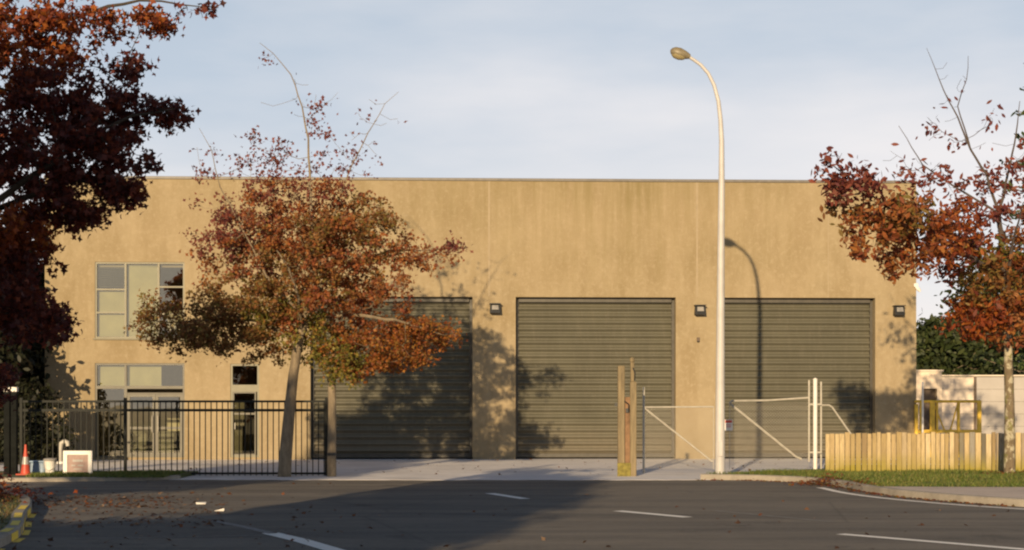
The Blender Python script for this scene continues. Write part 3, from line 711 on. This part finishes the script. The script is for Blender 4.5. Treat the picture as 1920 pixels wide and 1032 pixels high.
MB().box(-.12,.12,-.0145,-.0125,.30,.35).box(-.15,-.05,-.0145,-.0125,.20,.23).box(.0,.13,-.0145,-.0125,.20,.23).box(-.10,.10,-.0145,-.0125,.12,.145).build('sign_print', M['lens'], t)
p = at(113, 862, 45); t = thing('vent_pipe', 'white bent vent pipe standing against the warehouse behind the picket fence', 'pipe', (p.x, p.y, .05))
MB().tube([(0,0,0), (0,0,.42), (.03,0,.58), (.12,0,.64), (.20,0,.60), (.22,0,.50)], .065, 12).build('pipe', M['galv'], t, True); MB().lathe([(.10,0), (.10,.05), (.08,.07)], 0, 0, 14).build('pipe_base', M['white'], t)

# ------------------------------------------------------------ foliage
def leaf_mesh(name, centers, normals, size, cols, m, parent, shape='lobed', seed=0):
    rng = np.random.default_rng(seed); n = len(centers)
    if shape == 'lobed':
        ang = np.linspace(0, 2*np.pi, 9)[:-1]; rad = np.array([1.0, .42, .85, .40, .75, .40, .85, .42]); st = np.stack([np.cos(ang)*rad, np.sin(ang)*rad*.85, np.array([-.18,0,-.12,0,-.1,0,-.12,0])], 1)
        st = np.vstack([[0,0,.06], st]); faces = np.array([(0, 1+i, 1+(i+1) % 8) for i in range(8)])
    else:
        st = np.array([[-1,0,0],[-.3,-.42,-.06],[.4,-.34,-.1],[1,0,-.18],[.4,.34,-.1],[-.3,.42,-.06]]); faces = np.array([(0,1,5),(1,2,4),(1,4,5),(2,3,4)])
    k = len(st)
    nrm = normals/np.maximum(np.linalg.norm(normals, axis=1, keepdims=True), 1e-6)
    ref = rng.normal(size=(n, 3)); a = np.cross(nrm, ref); a /= np.maximum(np.linalg.norm(a, axis=1, keepdims=True), 1e-6); b = np.cross(nrm, a)
    V_ = centers[:, None, :] + size[:, None, None]*(a[:, None, :]*st[None, :, 0:1]+b[:, None, :]*st[None, :, 1:2]+nrm[:, None, :]*st[None, :, 2:3])
    V_ = V_.reshape(-1, 3).astype(np.float32)
    Fc = (faces[None]+(np.arange(n)*k)[:, None, None]).reshape(-1, 3).astype(np.int32)
    me = bpy.data.meshes.new(name); me.vertices.add(len(V_)); me.vertices.foreach_set('co', V_.ravel())
    me.loops.add(Fc.size); me.loops.foreach_set('vertex_index', Fc.ravel()); me.polygons.add(len(Fc))
    me.polygons.foreach_set('loop_start', np.arange(0, Fc.size, 3, dtype=np.int32)); me.update(calc_edges=True)
    ca = me.color_attributes.new('Col', 'FLOAT_COLOR', 'POINT'); cc = np.ones((n, k, 4), np.float32); cc[:, :, :3] = cols[:, None, :]
    ca.data.foreach_set('color', cc.ravel()); me.materials.append(m)
    o = bpy.data.objects.new(name, me); C.objects.link(o)
    if parent: o.parent = parent
    return o

def grow(root, trunk_lines, tips, seg=.22, wander=.05, r_tip=.006, p_exp=.42, bark=None, sides=6, seed=0, rscale=1.0, back=.55):
    """trunk_lines: polylines with start radii; tips: points to reach. returns list of twig nodes per tip"""
    rng = np.random.default_rng(seed)
    pos, par, fixed = [], [], {}
    for li, (pl, r0, r1) in enumerate(trunk_lines):
        pl = [np.array(q, float) for q in pl]
        if li == 0: prev = -1
        else:
            P = np.array(pos); prev = int(np.argmin(np.linalg.norm(P-pl[0], axis=1))); pl[0] = P[prev]
        tot = sum(np.linalg.norm(pl[i+1]-pl[i]) for i in range(len(pl)-1)); acc = 0
        for i in range(len(pl)-1):
            L_ = np.linalg.norm(pl[i+1]-pl[i]); n = max(1, int(L_/seg))
            for k in range(n+1 if (i == 0 and li == 0) else n):
                t = (k if (i == 0 and li == 0) else k+1)/n
                q = pl[i]*(1-t)+pl[i+1]*t
                q = q + rng.normal(size=3)*wander*.35*(0 if li == 0 and r0 > .1 and acc+L_*t < 2.4 else .5)
                pos.append(q); par.append(prev); prev = len(pos)-1
                f = min(1, (acc+L_*t)/tot); fixed[prev] = r0+(r1-r0)*f
            acc += L_
    cr = pos[-1]
    start = np.array([pos[len(trunk_lines[0][0])]]) if False else None
    dist0 = {}
    tips = np.array(tips)
    P = np.array(pos); dmin = np.min(np.linalg.norm(tips[:, None]-P[None], axis=2), axis=1)
    order = np.argsort(dmin + rng.normal(size=len(tips))*.1)
    plen = np.zeros(len(pos))
    for i in range(len(pos)):
        if par[i] >= 0: plen[i] = plen[par[i]]+np.linalg.norm(pos[i]-pos[par[i]])
    plen = list(plen); low = [i for i in range(len(pos))]
    zmin = min(tips[:, 2]) - .4
    chains = []
    for ti in order:
        tip = tips[ti]; P = np.array(pos); d = np.linalg.norm(P-tip, axis=1)
        pen = np.where(P[:, 2] < zmin, 3.0, 0) + np.maximum(0, P[:, 2]-tip[2]-.1)*back
        c = d+pen+.12*np.array(plen); j = int(np.argmin(c)); L_ = d[j]; n = max(2, int(L_/seg))
        prev = j; ch = []
        off = rng.normal(size=3)*wander*L_*.8; off[2] -= .10*L_
        for k in range(1, n+1):
            t = k/n; q = P[j]*(1-t)+tip*t+off*math.sin(math.pi*t)+rng.normal(size=3)*wander*.3*(t < 1)
            pos.append(q); par.append(prev); plen.append(plen[prev]+L_/n); prev = len(pos)-1; ch.append(prev)
        chains.append(ch)
    n = len(pos); cnt = np.zeros(n); kids = [[] for _ in range(n)]
    for i in range(n):
        if par[i] >= 0: kids[par[i]].append(i)
    leafs = [i for i in range(n) if not kids[i]]
    for i in leafs:
        j = i
        while j >= 0: cnt[j] += 1; j = par[j]
    rad = r_tip*np.maximum(cnt, 1)**p_exp*rscale
    for i, r in fixed.items(): rad[i] = r
    mb = MB(); used = set()
    # a tube per chain, starting at its parent node
    def chain_from(i):
        ch = [i]
        while kids[ch[-1]]:
            nx = max(kids[ch[-1]], key=lambda q: (q in fixed, cnt[q])); ch.append(nx)
        return ch
    stack = [0]
    while stack:
        s = stack.pop(); ch = chain_from(s)
        pts = ([pos[par[s]]] if par[s] >= 0 else [])+[pos[i] for i in ch]; rr = ([rad[s]] if par[s] >= 0 else [])+[rad[i] for i in ch]
        sd = sides+4 if s == 0 else (sides if rr[0] > .02 else 4)
        if len(pts) > 1: mb.tube(pts, [float(x) for x in rr], sd, True)
        for i in ch:
            for q in kids[i]:
                if q not in ch: stack.append(q)
    tr = mb.build('trunk', bark, root, True)
    return [[np.array(pos[i]) for i in ch] for ch in chains], order

def blob_pts(rng, blobs, Yd, o, total):
    """blobs: (px, py, rx, ry, depth_m, weight, palette)"""
    W = np.array([b[5] for b in blobs], float); W /= W.sum(); pts, pals = [], []
    for b, wgt in zip(blobs, W):
        for _ in range(max(1, int(round(total*wgt)))):
            v = rng.normal(size=3); v /= np.linalg.norm(v); v *= rng.random()**(1/2.6)
            y = Yd+v[1]*b[4]+(b[7] if len(b) > 7 else 0); k = (Yd+(b[7] if len(b) > 7 else 0))/F
            pts.append(((b[0]-HX+v[0]*b[2])*k-o[0], y-o[1], EYE+(HY-b[1]-v[2]*b[3]*-1)*k-o[2])); pals.append(b[6])
    return np.array(pts), pals

PAL = dict(
 rust=[(.38,.12,.035), (.30,.085,.03), (.42,.17,.045), (.24,.07,.035), (.33,.14,.05)],
 red=[(.22,.055,.04), (.28,.075,.045), (.17,.045,.045), (.26,.09,.06)],
 brown=[(.28,.12,.04), (.20,.085,.03), (.36,.17,.05), (.28,.18,.05), (.20,.15,.035)],
 orange=[(.40,.14,.03), (.32,.09,.025), (.44,.19,.035), (.24,.085,.03), (.28,.15,.035)],
 olive=[(.24,.21,.04), (.15,.16,.03), (.32,.25,.05), (.30,.14,.04)],
 burgundy=[(.14,.034,.026), (.19,.042,.026), (.10,.030,.030), (.25,.06,.028), (.09,.028,.024)],  # dark reds, with the copper tree's shade mixed in
 ember=[(.36,.085,.022), (.28,.06,.02), (.42,.13,.025), (.18,.045,.025)],
 shaded_green=[(.012,.019,.008), (.018,.026,.010), (.009,.014,.007), (.022,.028,.012)],  # evergreen leaf colours darkened to hold the shade left of the warehouse
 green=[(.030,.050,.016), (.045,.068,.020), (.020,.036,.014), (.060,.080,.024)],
)
def leaves_for(chains, pals, order, rng, per, size, spread, upto=.6, sparse=None, droop=.4):
    cs, ns, sz, co_ = [], [], [], []
    for ch, ti in zip(chains, order):
        pal, dens = pals[ti] if isinstance(pals[ti], tuple) else (pals[ti], 1.0)
        m_ = max(1, int(len(ch)*upto)); nodes = ch[-m_:]; n = rng.poisson(per*dens)
        for _ in range(n):
            t = rng.random(); i = min(len(nodes)-1, int((1-t*t)*len(nodes)))
            c = nodes[i]+rng.normal(size=3)*spread*np.array([1,1,.75]); c[2] -= size*.5
            cs.append(c); v = rng.normal(size=3)+np.array([-.15,-.55,droop]); ns.append(v)
            sz.append(size*rng.uniform(.6, 1.25)); q = PAL[pal][rng.integers(len(PAL[pal]))]; co_.append(np.array(q)*rng.uniform(.75, 1.2))
    return np.array(cs), np.array(ns), np.array(sz), np.array(co_)
def tree(name, label, cat, base, lines_px, Yd, blobs, ntips, per, size, spread, bark, leafm, seed, kids=None, group=None, shape='lobed', seg=.22, lean=None, upto=.6, extra=None, wander=.05, r_tip=.006):
    rng = np.random.default_rng(seed)
    root = thing(name, label, cat, base, 0, group); o = base
    def cv(p): 
        v = at(p[0], p[1], Yd+(p[2] if len(p) > 2 else 0)); return (v.x-o[0], v.y-o[1], v.z-o[2])
    lines = [([cv(p) for p in l], r0, r1) for (l, r0, r1) in lines_px]
    tips, pals = blob_pts(rng, blobs, Yd, o, ntips)
    ch, order = grow(root, lines, tips, seg=seg, wander=wander, bark=bark, seed=seed, r_tip=r_tip)
    c, n_, s, q = leaves_for(ch, pals, order, rng, per, size, spread, upto)
    leaf_mesh('crown', c, n_, s, q, leafm, root, shape, seed)
    return root

# middle tree
Ym = 37.9
tree('oak_tree', 'rust-brown autumn oak with leaning trunk in front of the picket fence', 'tree', (at(533,894,Ym).x, Ym, .08),
 [([(533,899), (535,860), (541,790), (550,700), (560,640), (572,600), (580,540), (585,480)], .165, .065),
  ([(585,480), (583,400), (580,330), (578,260), (566,200), (545,140), (512,100), (487,80)], .040, .005),
  ([(580,520), (620,420), (655,320), (690,250), (722,195), (748,172)], .035, .004),
  ([(566,600), (500,520,-.6), (450,420,-.8), (412,350,-.8), (395,280,-.8), (372,240,-.8)], .035, .004),
  ([(562,630), (480,600,.3), (400,600,.5), (320,605,.6), (270,600,.6)], .060, .012),
  ([(572,590), (660,590,-.4), (740,600,-.6), (820,625,-.6)], .060, .014),
  ([(578,560), (650,500,.7), (730,470,.9), (800,470,.9), (850,465,.9)], .050, .010),
  ([(566,610), (560,560,-1.0), (540,500,-1.6), (520,470,-1.8)], .050, .014),
  ([(572,590), (600,540,1.0), (620,500,1.6), (640,470,1.9)], .050, .014)],
 Ym, [
  (575,500,175,125,1.9,7,('brown',1.15)), (575,490,180,125,1.9,5,('rust',1.1)), (500,570,130,55,1.7,4,('brown',1.2)), (650,560,150,90,1.8,6,('rust',1.1)),
  (560,410,165,75,1.5,6,('rust',1.0)), (455,440,80,90,1.3,3,('red',.9)), (680,430,75,70,1.3,3,('brown',.9)),
  (400,600,90,55,1.4,3.4,('brown',1.15)), (300,605,45,32,1.0,1.2,('brown',.9)), (345,630,60,30,1.0,1.3,('brown',1.0)), (300,570,40,20,.6,.5,('brown',.6)),
  (720,640,120,55,1.5,4.2,('orange',1.2)), (620,650,70,55,1.3,2.6,('olive',1.2)), (800,640,70,45,1.2,2.2,('orange',1.0)), (700,690,60,22,.9,1.0,('orange',.9)), (640,690,50,30,.8,1.3,('olive',1.0)),
  (470,640,90,42,1.2,2.4,('brown',1.2)), (540,600,80,60,1.2,2.5,('olive',1.1)), (780,480,70,45,1.0,1.4,('rust',.9)), (845,465,32,14,.5,.35,('red',.7)),
  (510,320,120,42,1.2,1.5,('red',.42)), (610,300,70,50,1.0,1.0,('red',.42)), (580,225,75,42,.6,.42,('red',.30)), (470,290,80,45,.8,.7,('red',.35)), (700,270,45,60,.5,.32,('red',.18)), (415,340,50,50,.6,.35,('red',.35)), (570,360,120,30,1.2,1.5,('red',.8)),
  (390,400,45,60,.7,.5,('red',.5)), (375,480,35,50,.7,.5,('rust',.6)), (505,110,30,30,.2,.08,('red',.3)), (575,200,110,80,.7,.9,('red',.03)), (420,290,80,50,.7,.6,('red',.05)), (700,240,60,60,.5,.6,('red',.03)),
 ], 760, 56, .062, .12, M['bark'], M['leaf'], 11, r_tip=.004)

# right tree
Yr = 36.6
tree('maple_tree', 'red autumn maple with mottled lichen bark behind the grass verge at right', 'tree', (at(1892,890,Yr).x, Yr, .1),
 [([(1892,893), (1893,840), (1893,760), (1890,660), (1886,560), (1880,480), (1872,400)], .132, .055),
  ([(1872,400), (1850,330), (1820,280), (1795,220), (1770,170), (1745,110), (1738,90)], .036, .004),
  ([(1820,280), (1795,200), (1812,150), (1814,105)], .02, .005),
  ([(1884,520), (1800,470,-.9), (1720,420,-2.6), (1650,380,-3.8), (1590,330,-4.6), (1545,300,-5.1)], .055, .008),
  ([(1872,410), (1790,350,.5), (1730,310,.5), (1700,260,.5), (1684,236,.5)], .035, .006),
  ([(1872,400), (1890,330), (1905,250), (1912,190)], .04, .007),
  ([(1886,560), (1950,480), (2010,420), (2060,380)], .05, .012), ([(1886,540), (1900,450,-.8), (1920,380,-1.6)], .05, .012),
  ([(1886,570), (1830,560,.6), (1790,580,.8)], .04, .010)],
 Yr, [
  (1650,395,95,46,.7,2.2,('rust',.85),-3.9), (1640,400,95,46,.7,1.3,('brown',.85),-3.9), (1590,345,62,34,.5,1.9,('red',.9),-4.6), (1680,400,80,36,.6,1.6,('brown',.9),-3.6), (1780,470,60,50,.9,1.2,('burgundy',1.0),-1.4), (1730,440,90,60,.9,2.4,('rust',.85),-2.7), (1740,450,90,60,.9,1.3,('ember',.9),-2.7), (1700,490,60,28,.6,1.2,('rust',1.0),-3.0), (1625,445,40,35,.5,.6,('rust',.8),-4.1),
  (1810,430,80,70,1.2,3.0,('ember',.85)), (1850,520,70,50,1.3,2.6,('brown',1.0)), (1830,590,62,48,1.1,3.0,('ember',1.1)), (1890,600,50,50,1.2,2.2,('rust',1.0)),
  (1770,350,80,60,1.0,1.7,('red',.55)), (1860,380,60,80,1.0,1.6,('red',.7)), (1760,260,40,60,.4,.35,('red',.3)), (1700,320,45,40,.4,.5,('red',.5)), (1900,320,40,60,1.0,.9,('red',.6)), (1545,300,22,22,.3,.25,('red',.8),-5.1), (1780,200,60,90,.5,1.2,('red',.04)), (1850,260,60,80,.6,1.0,('red',.1)), (1690,290,40,50,.4,.4,('red',.05)), (1560,310,30,40,.4,.3,('red',.1),-4.9),
  (1990,480,110,120,1.6,5,('rust',1.0)), (1930,540,60,70,1.4,2.4,('rust',1.1)), (1850,470,60,40,1.0,1.4,('olive',.8)),
 ], 520, 23, .082, .12, M['birch'], M['leaf'], 23, shape='oval', r_tip=.004)

# big tree at the left, shade put into its dark red leaves; trunk just outside the view
Yl = 16.0
tree('copper_tree', 'large copper-red tree, leaves darkened for shade, reaching in from the left above the road', 'tree', (at(-240,980,Yl).x, Yl, .1),
 [([(-240,1075), (-236,950), (-225,700), (-190,450), (-130,220), (-70,20), (-20,-150)], .19, .07),
  ([(-205,560), (-80,430,-.2), (60,330,-.3), (160,260,-.3), (250,215,-.3), (330,205,-.3)], .055, .008),
  ([(-215,640), (-90,560,.3), (30,480,.4), (120,420,.4), (180,385,.4)], .05, .008),
  ([(-130,220), (-20,120,.2), (90,50,.2), (200,12,.2), (260,2,.2), (340,8,.2), (392,15,.2)], .045, .004),
  ([(-190,450), (-20,400), (120,340), (220,345), (270,350)], .05, .008), ([(-225,700), (-90,640,.2), (20,600,.2), (90,610,.2)], .04, .006),
  ([(160,260), (215,150), (262,65), (285,40)], .008, .003)],
 Yl, [
  (-40,60,130,110,1.5,7,('ember',1.15)), (100,45,70,55,.9,2.6,('ember',1.0)), (190,35,50,24,.5,1.0,('ember',.9)), (284,32,36,26,.35,1.0,('ember',1.2)), (375,14,22,11,.15,.18,('burgundy',.8)), (330,6,30,10,.2,.14,('burgundy',.5)),
  (-20,240,130,120,1.5,7,('burgundy',1.25)), (110,190,80,60,.9,3.4,('burgundy',1.15)), (60,110,70,60,.9,2.4,('ember',1.1)), (235,130,48,28,.4,1.0,('burgundy',1.0)), (180,130,40,22,.4,.5,('burgundy',.7)), (130,95,34,22,.3,.5,('ember',.8)),
  (230,205,80,26,.6,2.6,('burgundy',1.25)), (315,212,38,17,.3,.9,('burgundy',1.2)), (190,250,85,45,.8,3.2,('burgundy',1.2)), (235,290,50,24,.5,1.3,('burgundy',1.1)), 
  (60,300,120,80,1.2,6,('burgundy',1.25)), (160,330,80,40,.8,2.6,('burgundy',1.2)), (240,358,40,24,.4,1.4,('burgundy',1.2)), (120,395,72,28,.6,2.0,('burgundy',1.15)), (165,405,28,18,.3,.6,('burgundy',1.1)),
  (20,420,80,60,1.0,4,('ember',1.15)), (-10,560,62,90,1.1,5,('burgundy',1.3)), (60,590,60,45,.7,2.4,('burgundy',1.15)), (45,520,30,40,.6,1.3,('burgundy',1.1)), (105,612,20,34,.4,.7,('burgundy',1.0)), (-60,400,100,150,1.5,5,('burgundy',1.2)), (30,460,50,28,.6,1.3,('ember',1.1)), (90,470,18,40,.3,.25,('burgundy',.5)), (-30,700,50,60,.8,2,('burgundy',1.1)),
 ], 760, 29, .047, .062, M['dark_bark'], M['leaf'], 31, seg=.15, r_tip=.0035)

# evergreen and other trees: crowns of small leaf clumps on grown limbs
def bushy(name, label, base, h, r, z0, seed, pal='green', n=130, per=60, size=.16, spread=.32, cat='tree', bark=None, group=None, leafm=None, parent_none=True, cone=0.0, tr=.16):
    rng = np.random.default_rng(seed); root = thing(name, label, cat, base, 0, group)
    tips = []
    for _ in range(n):
        t = rng.random(); z = z0+(h-z0)*t
        prof = (math.sin(math.pi*min(1, .12+.88*t))**.6 if cone == 0 else (1-t)**.8+.05)
        a = rng.random()*2*math.pi; q = prof*r*rng.random()**.45*(1+.25*math.sin(3*a+seed)+.15*math.sin(7*t*3+a))
        tips.append((math.cos(a)*q, math.sin(a)*q, z))
    ln = [([(0,0,-.1), (rng.normal()*.05, rng.normal()*.05, z0), (rng.normal()*.2, rng.normal()*.2, (h+z0)/2), (0,0,h*.93)], tr, .03)]
    ch, order = grow(root, ln, tips, seg=.5, wander=.06, bark=bark or M['bark'], seed=seed, r_tip=.012)
    c, n_, s, q = leaves_for(ch, [(pal, 1.0)]*n, order, rng, per, size, spread, .8)
    leaf_mesh('crown', c, n_, s, q, leafm or M['leaf_dark'], root, 'oval', seed); return root
G = 'evergreens beyond the pale panel fence'
def bx(px, Yd): return ((px-HX)*Yd/F, Yd, 0)
bushy('evergreen_tree', 'rounded dark evergreen just right of the warehouse end, above the pale shed', bx(1745, 66), 5.0, 2.4, .8, 41, group=G)
bushy('evergreen_tree', 'dark evergreen behind the pale panel fence, left of the maple trunk', bx(1830, 68), 5.9, 2.7, .8, 42, group=G)
bushy('evergreen_tree', 'tall dark evergreen directly behind the maple trunk', bx(1900, 70), 8.2, 3.0, .8, 43, n=190, group=G)
bushy('evergreen_tree', 'dark evergreen cut off by the right border of the photo', bx(1990, 72), 8.0, 3.0, .8, 44, group=G)
# conifer whose branch tips enter at the far right
Yc = 60; 
def conifer(base, h, r, seed):
    rng = np.random.default_rng(seed); root = thing('conifer_tree', 'tall tiered conifer whose green branch tips enter at the right border', 'tree', base)
    mb = MB().tube([(0,0,-.1), (0,0,h)], [.28,.04], 10); cs, ns, sz, co_ = [], [], [], []
    z = 3.0
    while z < h-.2:
        rr = r*(1-(z/h)**1.5)+.25
        for k in range(7):
            a = 2*math.pi*(k+rng.random()*.5)/7; L_ = rr*rng.uniform(.8, 1.1); e_ = (math.cos(a)*L_, math.sin(a)*L_, z+.18*L_)
            mb.tube([(0,0,z), (math.cos(a)*L_*.5, math.sin(a)*L_*.5, z-.03), e_], [.04,.03,.01], 5)
            for _ in range(60):
                t = rng.random()**.7; c = np.array([math.cos(a)*L_*t, math.sin(a)*L_*t, z+(.18*L_*t*t)])+rng.normal(size=3)*np.array([.14,.14,.06])
                cs.append(c); ns.append(rng.normal(size=3)+np.array([0,0,1.2])); sz.append(rng.uniform(.08,.17)); co_.append(np.array(PAL['green'][rng.integers(4)])*1.6)
        z += .95
    mb.build('trunk', M['bark'], root, True); leaf_mesh('crown', np.array(cs), np.array(ns), np.array(sz), np.array(co_), M['leaf_dark'], root, 'oval', seed)
conifer(bx(1984, Yc), 19, 2.6, 51)
G2 = 'dark trees left of the warehouse'
bushy('evergreen_tree', 'shade-darkened evergreen filling the gap between the left border and the warehouse corner', bx(28, 52), 6.4, 2.0, .3, 61, 'shaded_green', n=190, per=95, group=G2)
bushy('evergreen_tree', 'shade-darkened evergreen behind the pale-capped gate posts, cut by the left border', bx(-70, 48), 7.0, 2.6, .3, 62, 'shaded_green', n=170, per=90, group=G2)
bushy('shrub', 'shade-darkened green shrub at the foot of the warehouse corner behind the picket fence', bx(52, 46), 2.2, 1.0, .1, 63, 'shaded_green', n=60, per=60, size=.1, spread=.2, cat='shrub', tr=.05)

# things behind and beside the viewer that throw the shade on the road
def caster(name, label, base, h, r, z0, seed, n=150, per=34, pal='rust'):
    return bushy(name, label, base, h, r, z0, seed, pal, n, per, .17, .30, 'tree', None, 'street trees behind the viewer', M['leaf'])
caster('street_tree', 'dense street tree left of and behind the viewer', (-7.7, 0, .1), 8.15, 2.0, 2.2, 71, 300, 75)
caster('street_tree', 'dense street tree beside the viewer on the left island', (-8.2, -5.5, .1), 9.2, 1.8, 4.4, 74, 260, 60)
caster('street_tree', 'low bushy tree on the left island near the viewer', (-9.5, 3.5, .1), 4.0, 3.0, 1.2, 75, 220, 60)
caster('street_tree', 'street tree on the left island, nearer than the copper tree', (-11.9, 16.5, .1), 8.4, 1.8, 3.6, 72, 200, 60)
caster('street_tree', 'street tree further back on the left side', (-14.0, 5.0, .1), 9.8, 2.2, 6.1, 73, 240, 60)
caster('street_tree', 'loose tall street tree outside the view at left, the nearer of two', (-24.6, 10, .1), 11.2, 2.2, 3.0, 76, 170, 30)
caster('street_tree', 'loose tall street tree outside the view at left, the farther of two', (-25.6, 15, .1), 11.0, 2.4, 2.2, 77, 170, 30)

# ------------------------------------------------------------ grass and fallen leaves
def grass(name, label, region, n, z, hgt, seed, cols):
    rng = np.random.default_rng(seed); pts = []
    xs0, xs1, ys0, ys1, test = region
    while len(pts) < n:
        x = rng.uniform(xs0, xs1); y = rng.uniform(ys0, ys1)
        if test(x, y): pts.append((x, y))
    V_, Fc, co_ = [], [], []
    for x, y in pts:
        hh = hgt*rng.uniform(.5, 1.5)*(1+.5*math.sin(x*1.7)*math.sin(y*2.3)); a = rng.random()*6.28; w_ = .012; i = len(V_); lx_, ly_ = rng.normal(size=2)*.035
        V_ += [(x-math.cos(a)*w_, y-math.sin(a)*w_, z), (x+math.cos(a)*w_, y+math.sin(a)*w_, z), (x+lx_, y+ly_, z+hh)]; Fc.append((i, i+1, i+2))
        c = np.array(cols[rng.integers(len(cols))])*rng.uniform(.8,1.2); co_ += [(*c, 1)]*3
    me = bpy.data.meshes.new(name); me.from_pydata(V_, [], Fc); ca = me.color_attributes.new('Col', 'FLOAT_COLOR', 'POINT'); ca.data.foreach_set('color', np.array(co_, np.float32).ravel())
    me.materials.append(M['grass']); o = bpy.data.objects.new(name, me); C.objects.link(o); return tag(o, label, 'grass', kind='stuff')
GC = [(.10,.16,.030), (.14,.19,.035), (.20,.22,.05), (.075,.12,.025), (.24,.22,.07)]
def kedge(x):
    for i in range(len(kr)-1):
        if kr[i][0] <= x <= kr[i+1][0]:
            t = (x-kr[i][0])/(kr[i+1][0]-kr[i][0]+1e-9); return kr[i][1]+(kr[i+1][1]-kr[i][1])*t
    return 99
def pip(P, x, y):
    c = False
    for i in range(len(P)):
        (x1, y1), (x2, y2) = P[i], P[i-1]
        if (y1 > y) != (y2 > y) and x < (x2-x1)*(y-y1)/(y2-y1)+x1: c = not c
    return c
def rt(x, y): return y < 38.22 and pip(VERGE, x, y)
grass('grass', 'green grass verge in front of the low timber fence', (4.4, 14.5, 30.5, 38.3, rt), 32000, .11, .055, 5, GC)
grass('grass', 'thin green grass at the foot of the picket fence', (-14.5, -7.8, 35.4, 38.4, lambda x, y: y > 35.75 and y > 35.3+.25*(x+14)*.3 and x > -10.9-(y-36)*.2), 9000, .08, .06, 6, GC)
grass('grass', 'dry grass on the traffic island at left', (-12, -5.6, 17, 30, lambda x, y: pip(ISL, x, y)), 9000, .12, .05, 7, [(.16,.14,.05), (.10,.11,.03), (.2,.13,.06)])
def litter(name, label, areas, seed, cols, size=.05):
    rng = np.random.default_rng(seed); cs, ns, sz, co_ = [], [], [], []
    for (fn_, n) in areas:
        for _ in range(n):
            x, y, z = fn_(rng); cs.append((x, y, z+rng.uniform(.008,.02))); ns.append(rng.normal(size=3)*.35+np.array([0,0,1.0])); sz.append(size*rng.uniform(.6,1.4)); co_.append(np.array(cols[rng.integers(len(cols))]))
    o = leaf_mesh(name, np.array(cs), np.array(ns), np.array(sz), np.array(co_), M['leaf'], None, 'lobed', seed); return tag(o, label, 'fallen leaves', kind='stuff')
LC = [(.16,.075,.04), (.12,.06,.035), (.20,.10,.05), (.24,.09,.04), (.30,.2,.13), (.09,.05,.035)]
def band(px0, px1, py0, py1):
    def f(rng):
        g = gnd(rng.uniform(px0, px1), rng.uniform(py0, py1)); return g.x, g.y, 0
    return f
def pile(cx, cy, sx, sy, z, hh=.06):
    def f(rng):
        a, b = rng.normal(), rng.normal(); return cx+a*sx, cy+b*sy, z+abs(rng.normal())*hh*math.exp(-(a*a+b*b)/2)
    return f
litter('fallen_leaves', 'scattered brown leaves lying on the road at left', [(band(30, 420, 925, 990), 420), (band(0, 700, 905, 1032), 160), (band(700, 1920, 905, 1032), 60), (band(30, 320, 932, 952), 260)], 81, LC)
def alongk(rng):
    i = rng.integers(3, 24); p = kr[i]; q = kr[i+1]; t = rng.random(); return p[0]+(q[0]-p[0])*t-abs(rng.normal())*.12, p[1]+(q[1]-p[1])*t-abs(rng.normal())*.1, 0
litter('fallen_leaves', 'drift of red-brown leaves against the curving kerb at right', [(alongk, 420), (pile(6.75, 33.9, .36, .35, .03, .12), 520), (pile(7.1, 32.2, .16, .5, .1), 160), (pile(11.4, 36.6, .5, .4, .12), 160), (pile(5.5,36.0,.7,.12,0,.02), 70)], 82, PAL['rust']+PAL['red']+PAL['brown'], .045)
litter('fallen_leaves', 'heap of dark red leaves on the traffic island at left', [(pile(-8.9, 26.6, .35, 1.1, .13, .40), 1100), (band(-60, 45, 940, 1032), 0)], 83, PAL['burgundy']+PAL['ember'], .06)
litter('fallen_leaves', 'brown leaves lying on the concrete yard', [(lambda r: (r.uniform(-11, 9), r.uniform(38, 49.5), .05), 160), (pile(-13.2, 36.6, .6, .25, .09), 120)], 84, LC)
# scraps of white paper seen on the road
for (px, py, lb) in ((378, 946, 'white paper scrap on the road, upper of two at left'), (412, 959, 'white paper scrap on the road, lower of two at left')):
    g = gnd(px, py); rng = random.Random(px); mb = MB(); pt = [(rng.uniform(-.09,-.05), -.06), (rng.uniform(.05,.09), -.03), (.07, .06), (-.06, .04)]
    mb.poly([(x, y, .02+rng.uniform(-.01,.03)) for x, y in pt]); mb.poly([(x*.9, y*.9, .005) for x, y in pt][::-1])
    for i in range(4):
        a, b = i, (i+1) % 4; mb.f.append((a, b, 4+3-b, 4+3-a)); mb.m.append(0)
    o = mb.build('paper_scrap', M['white']); o.location = (g.x, g.y, 0); tag(o, lb, 'litter', 'paper scraps on the road')
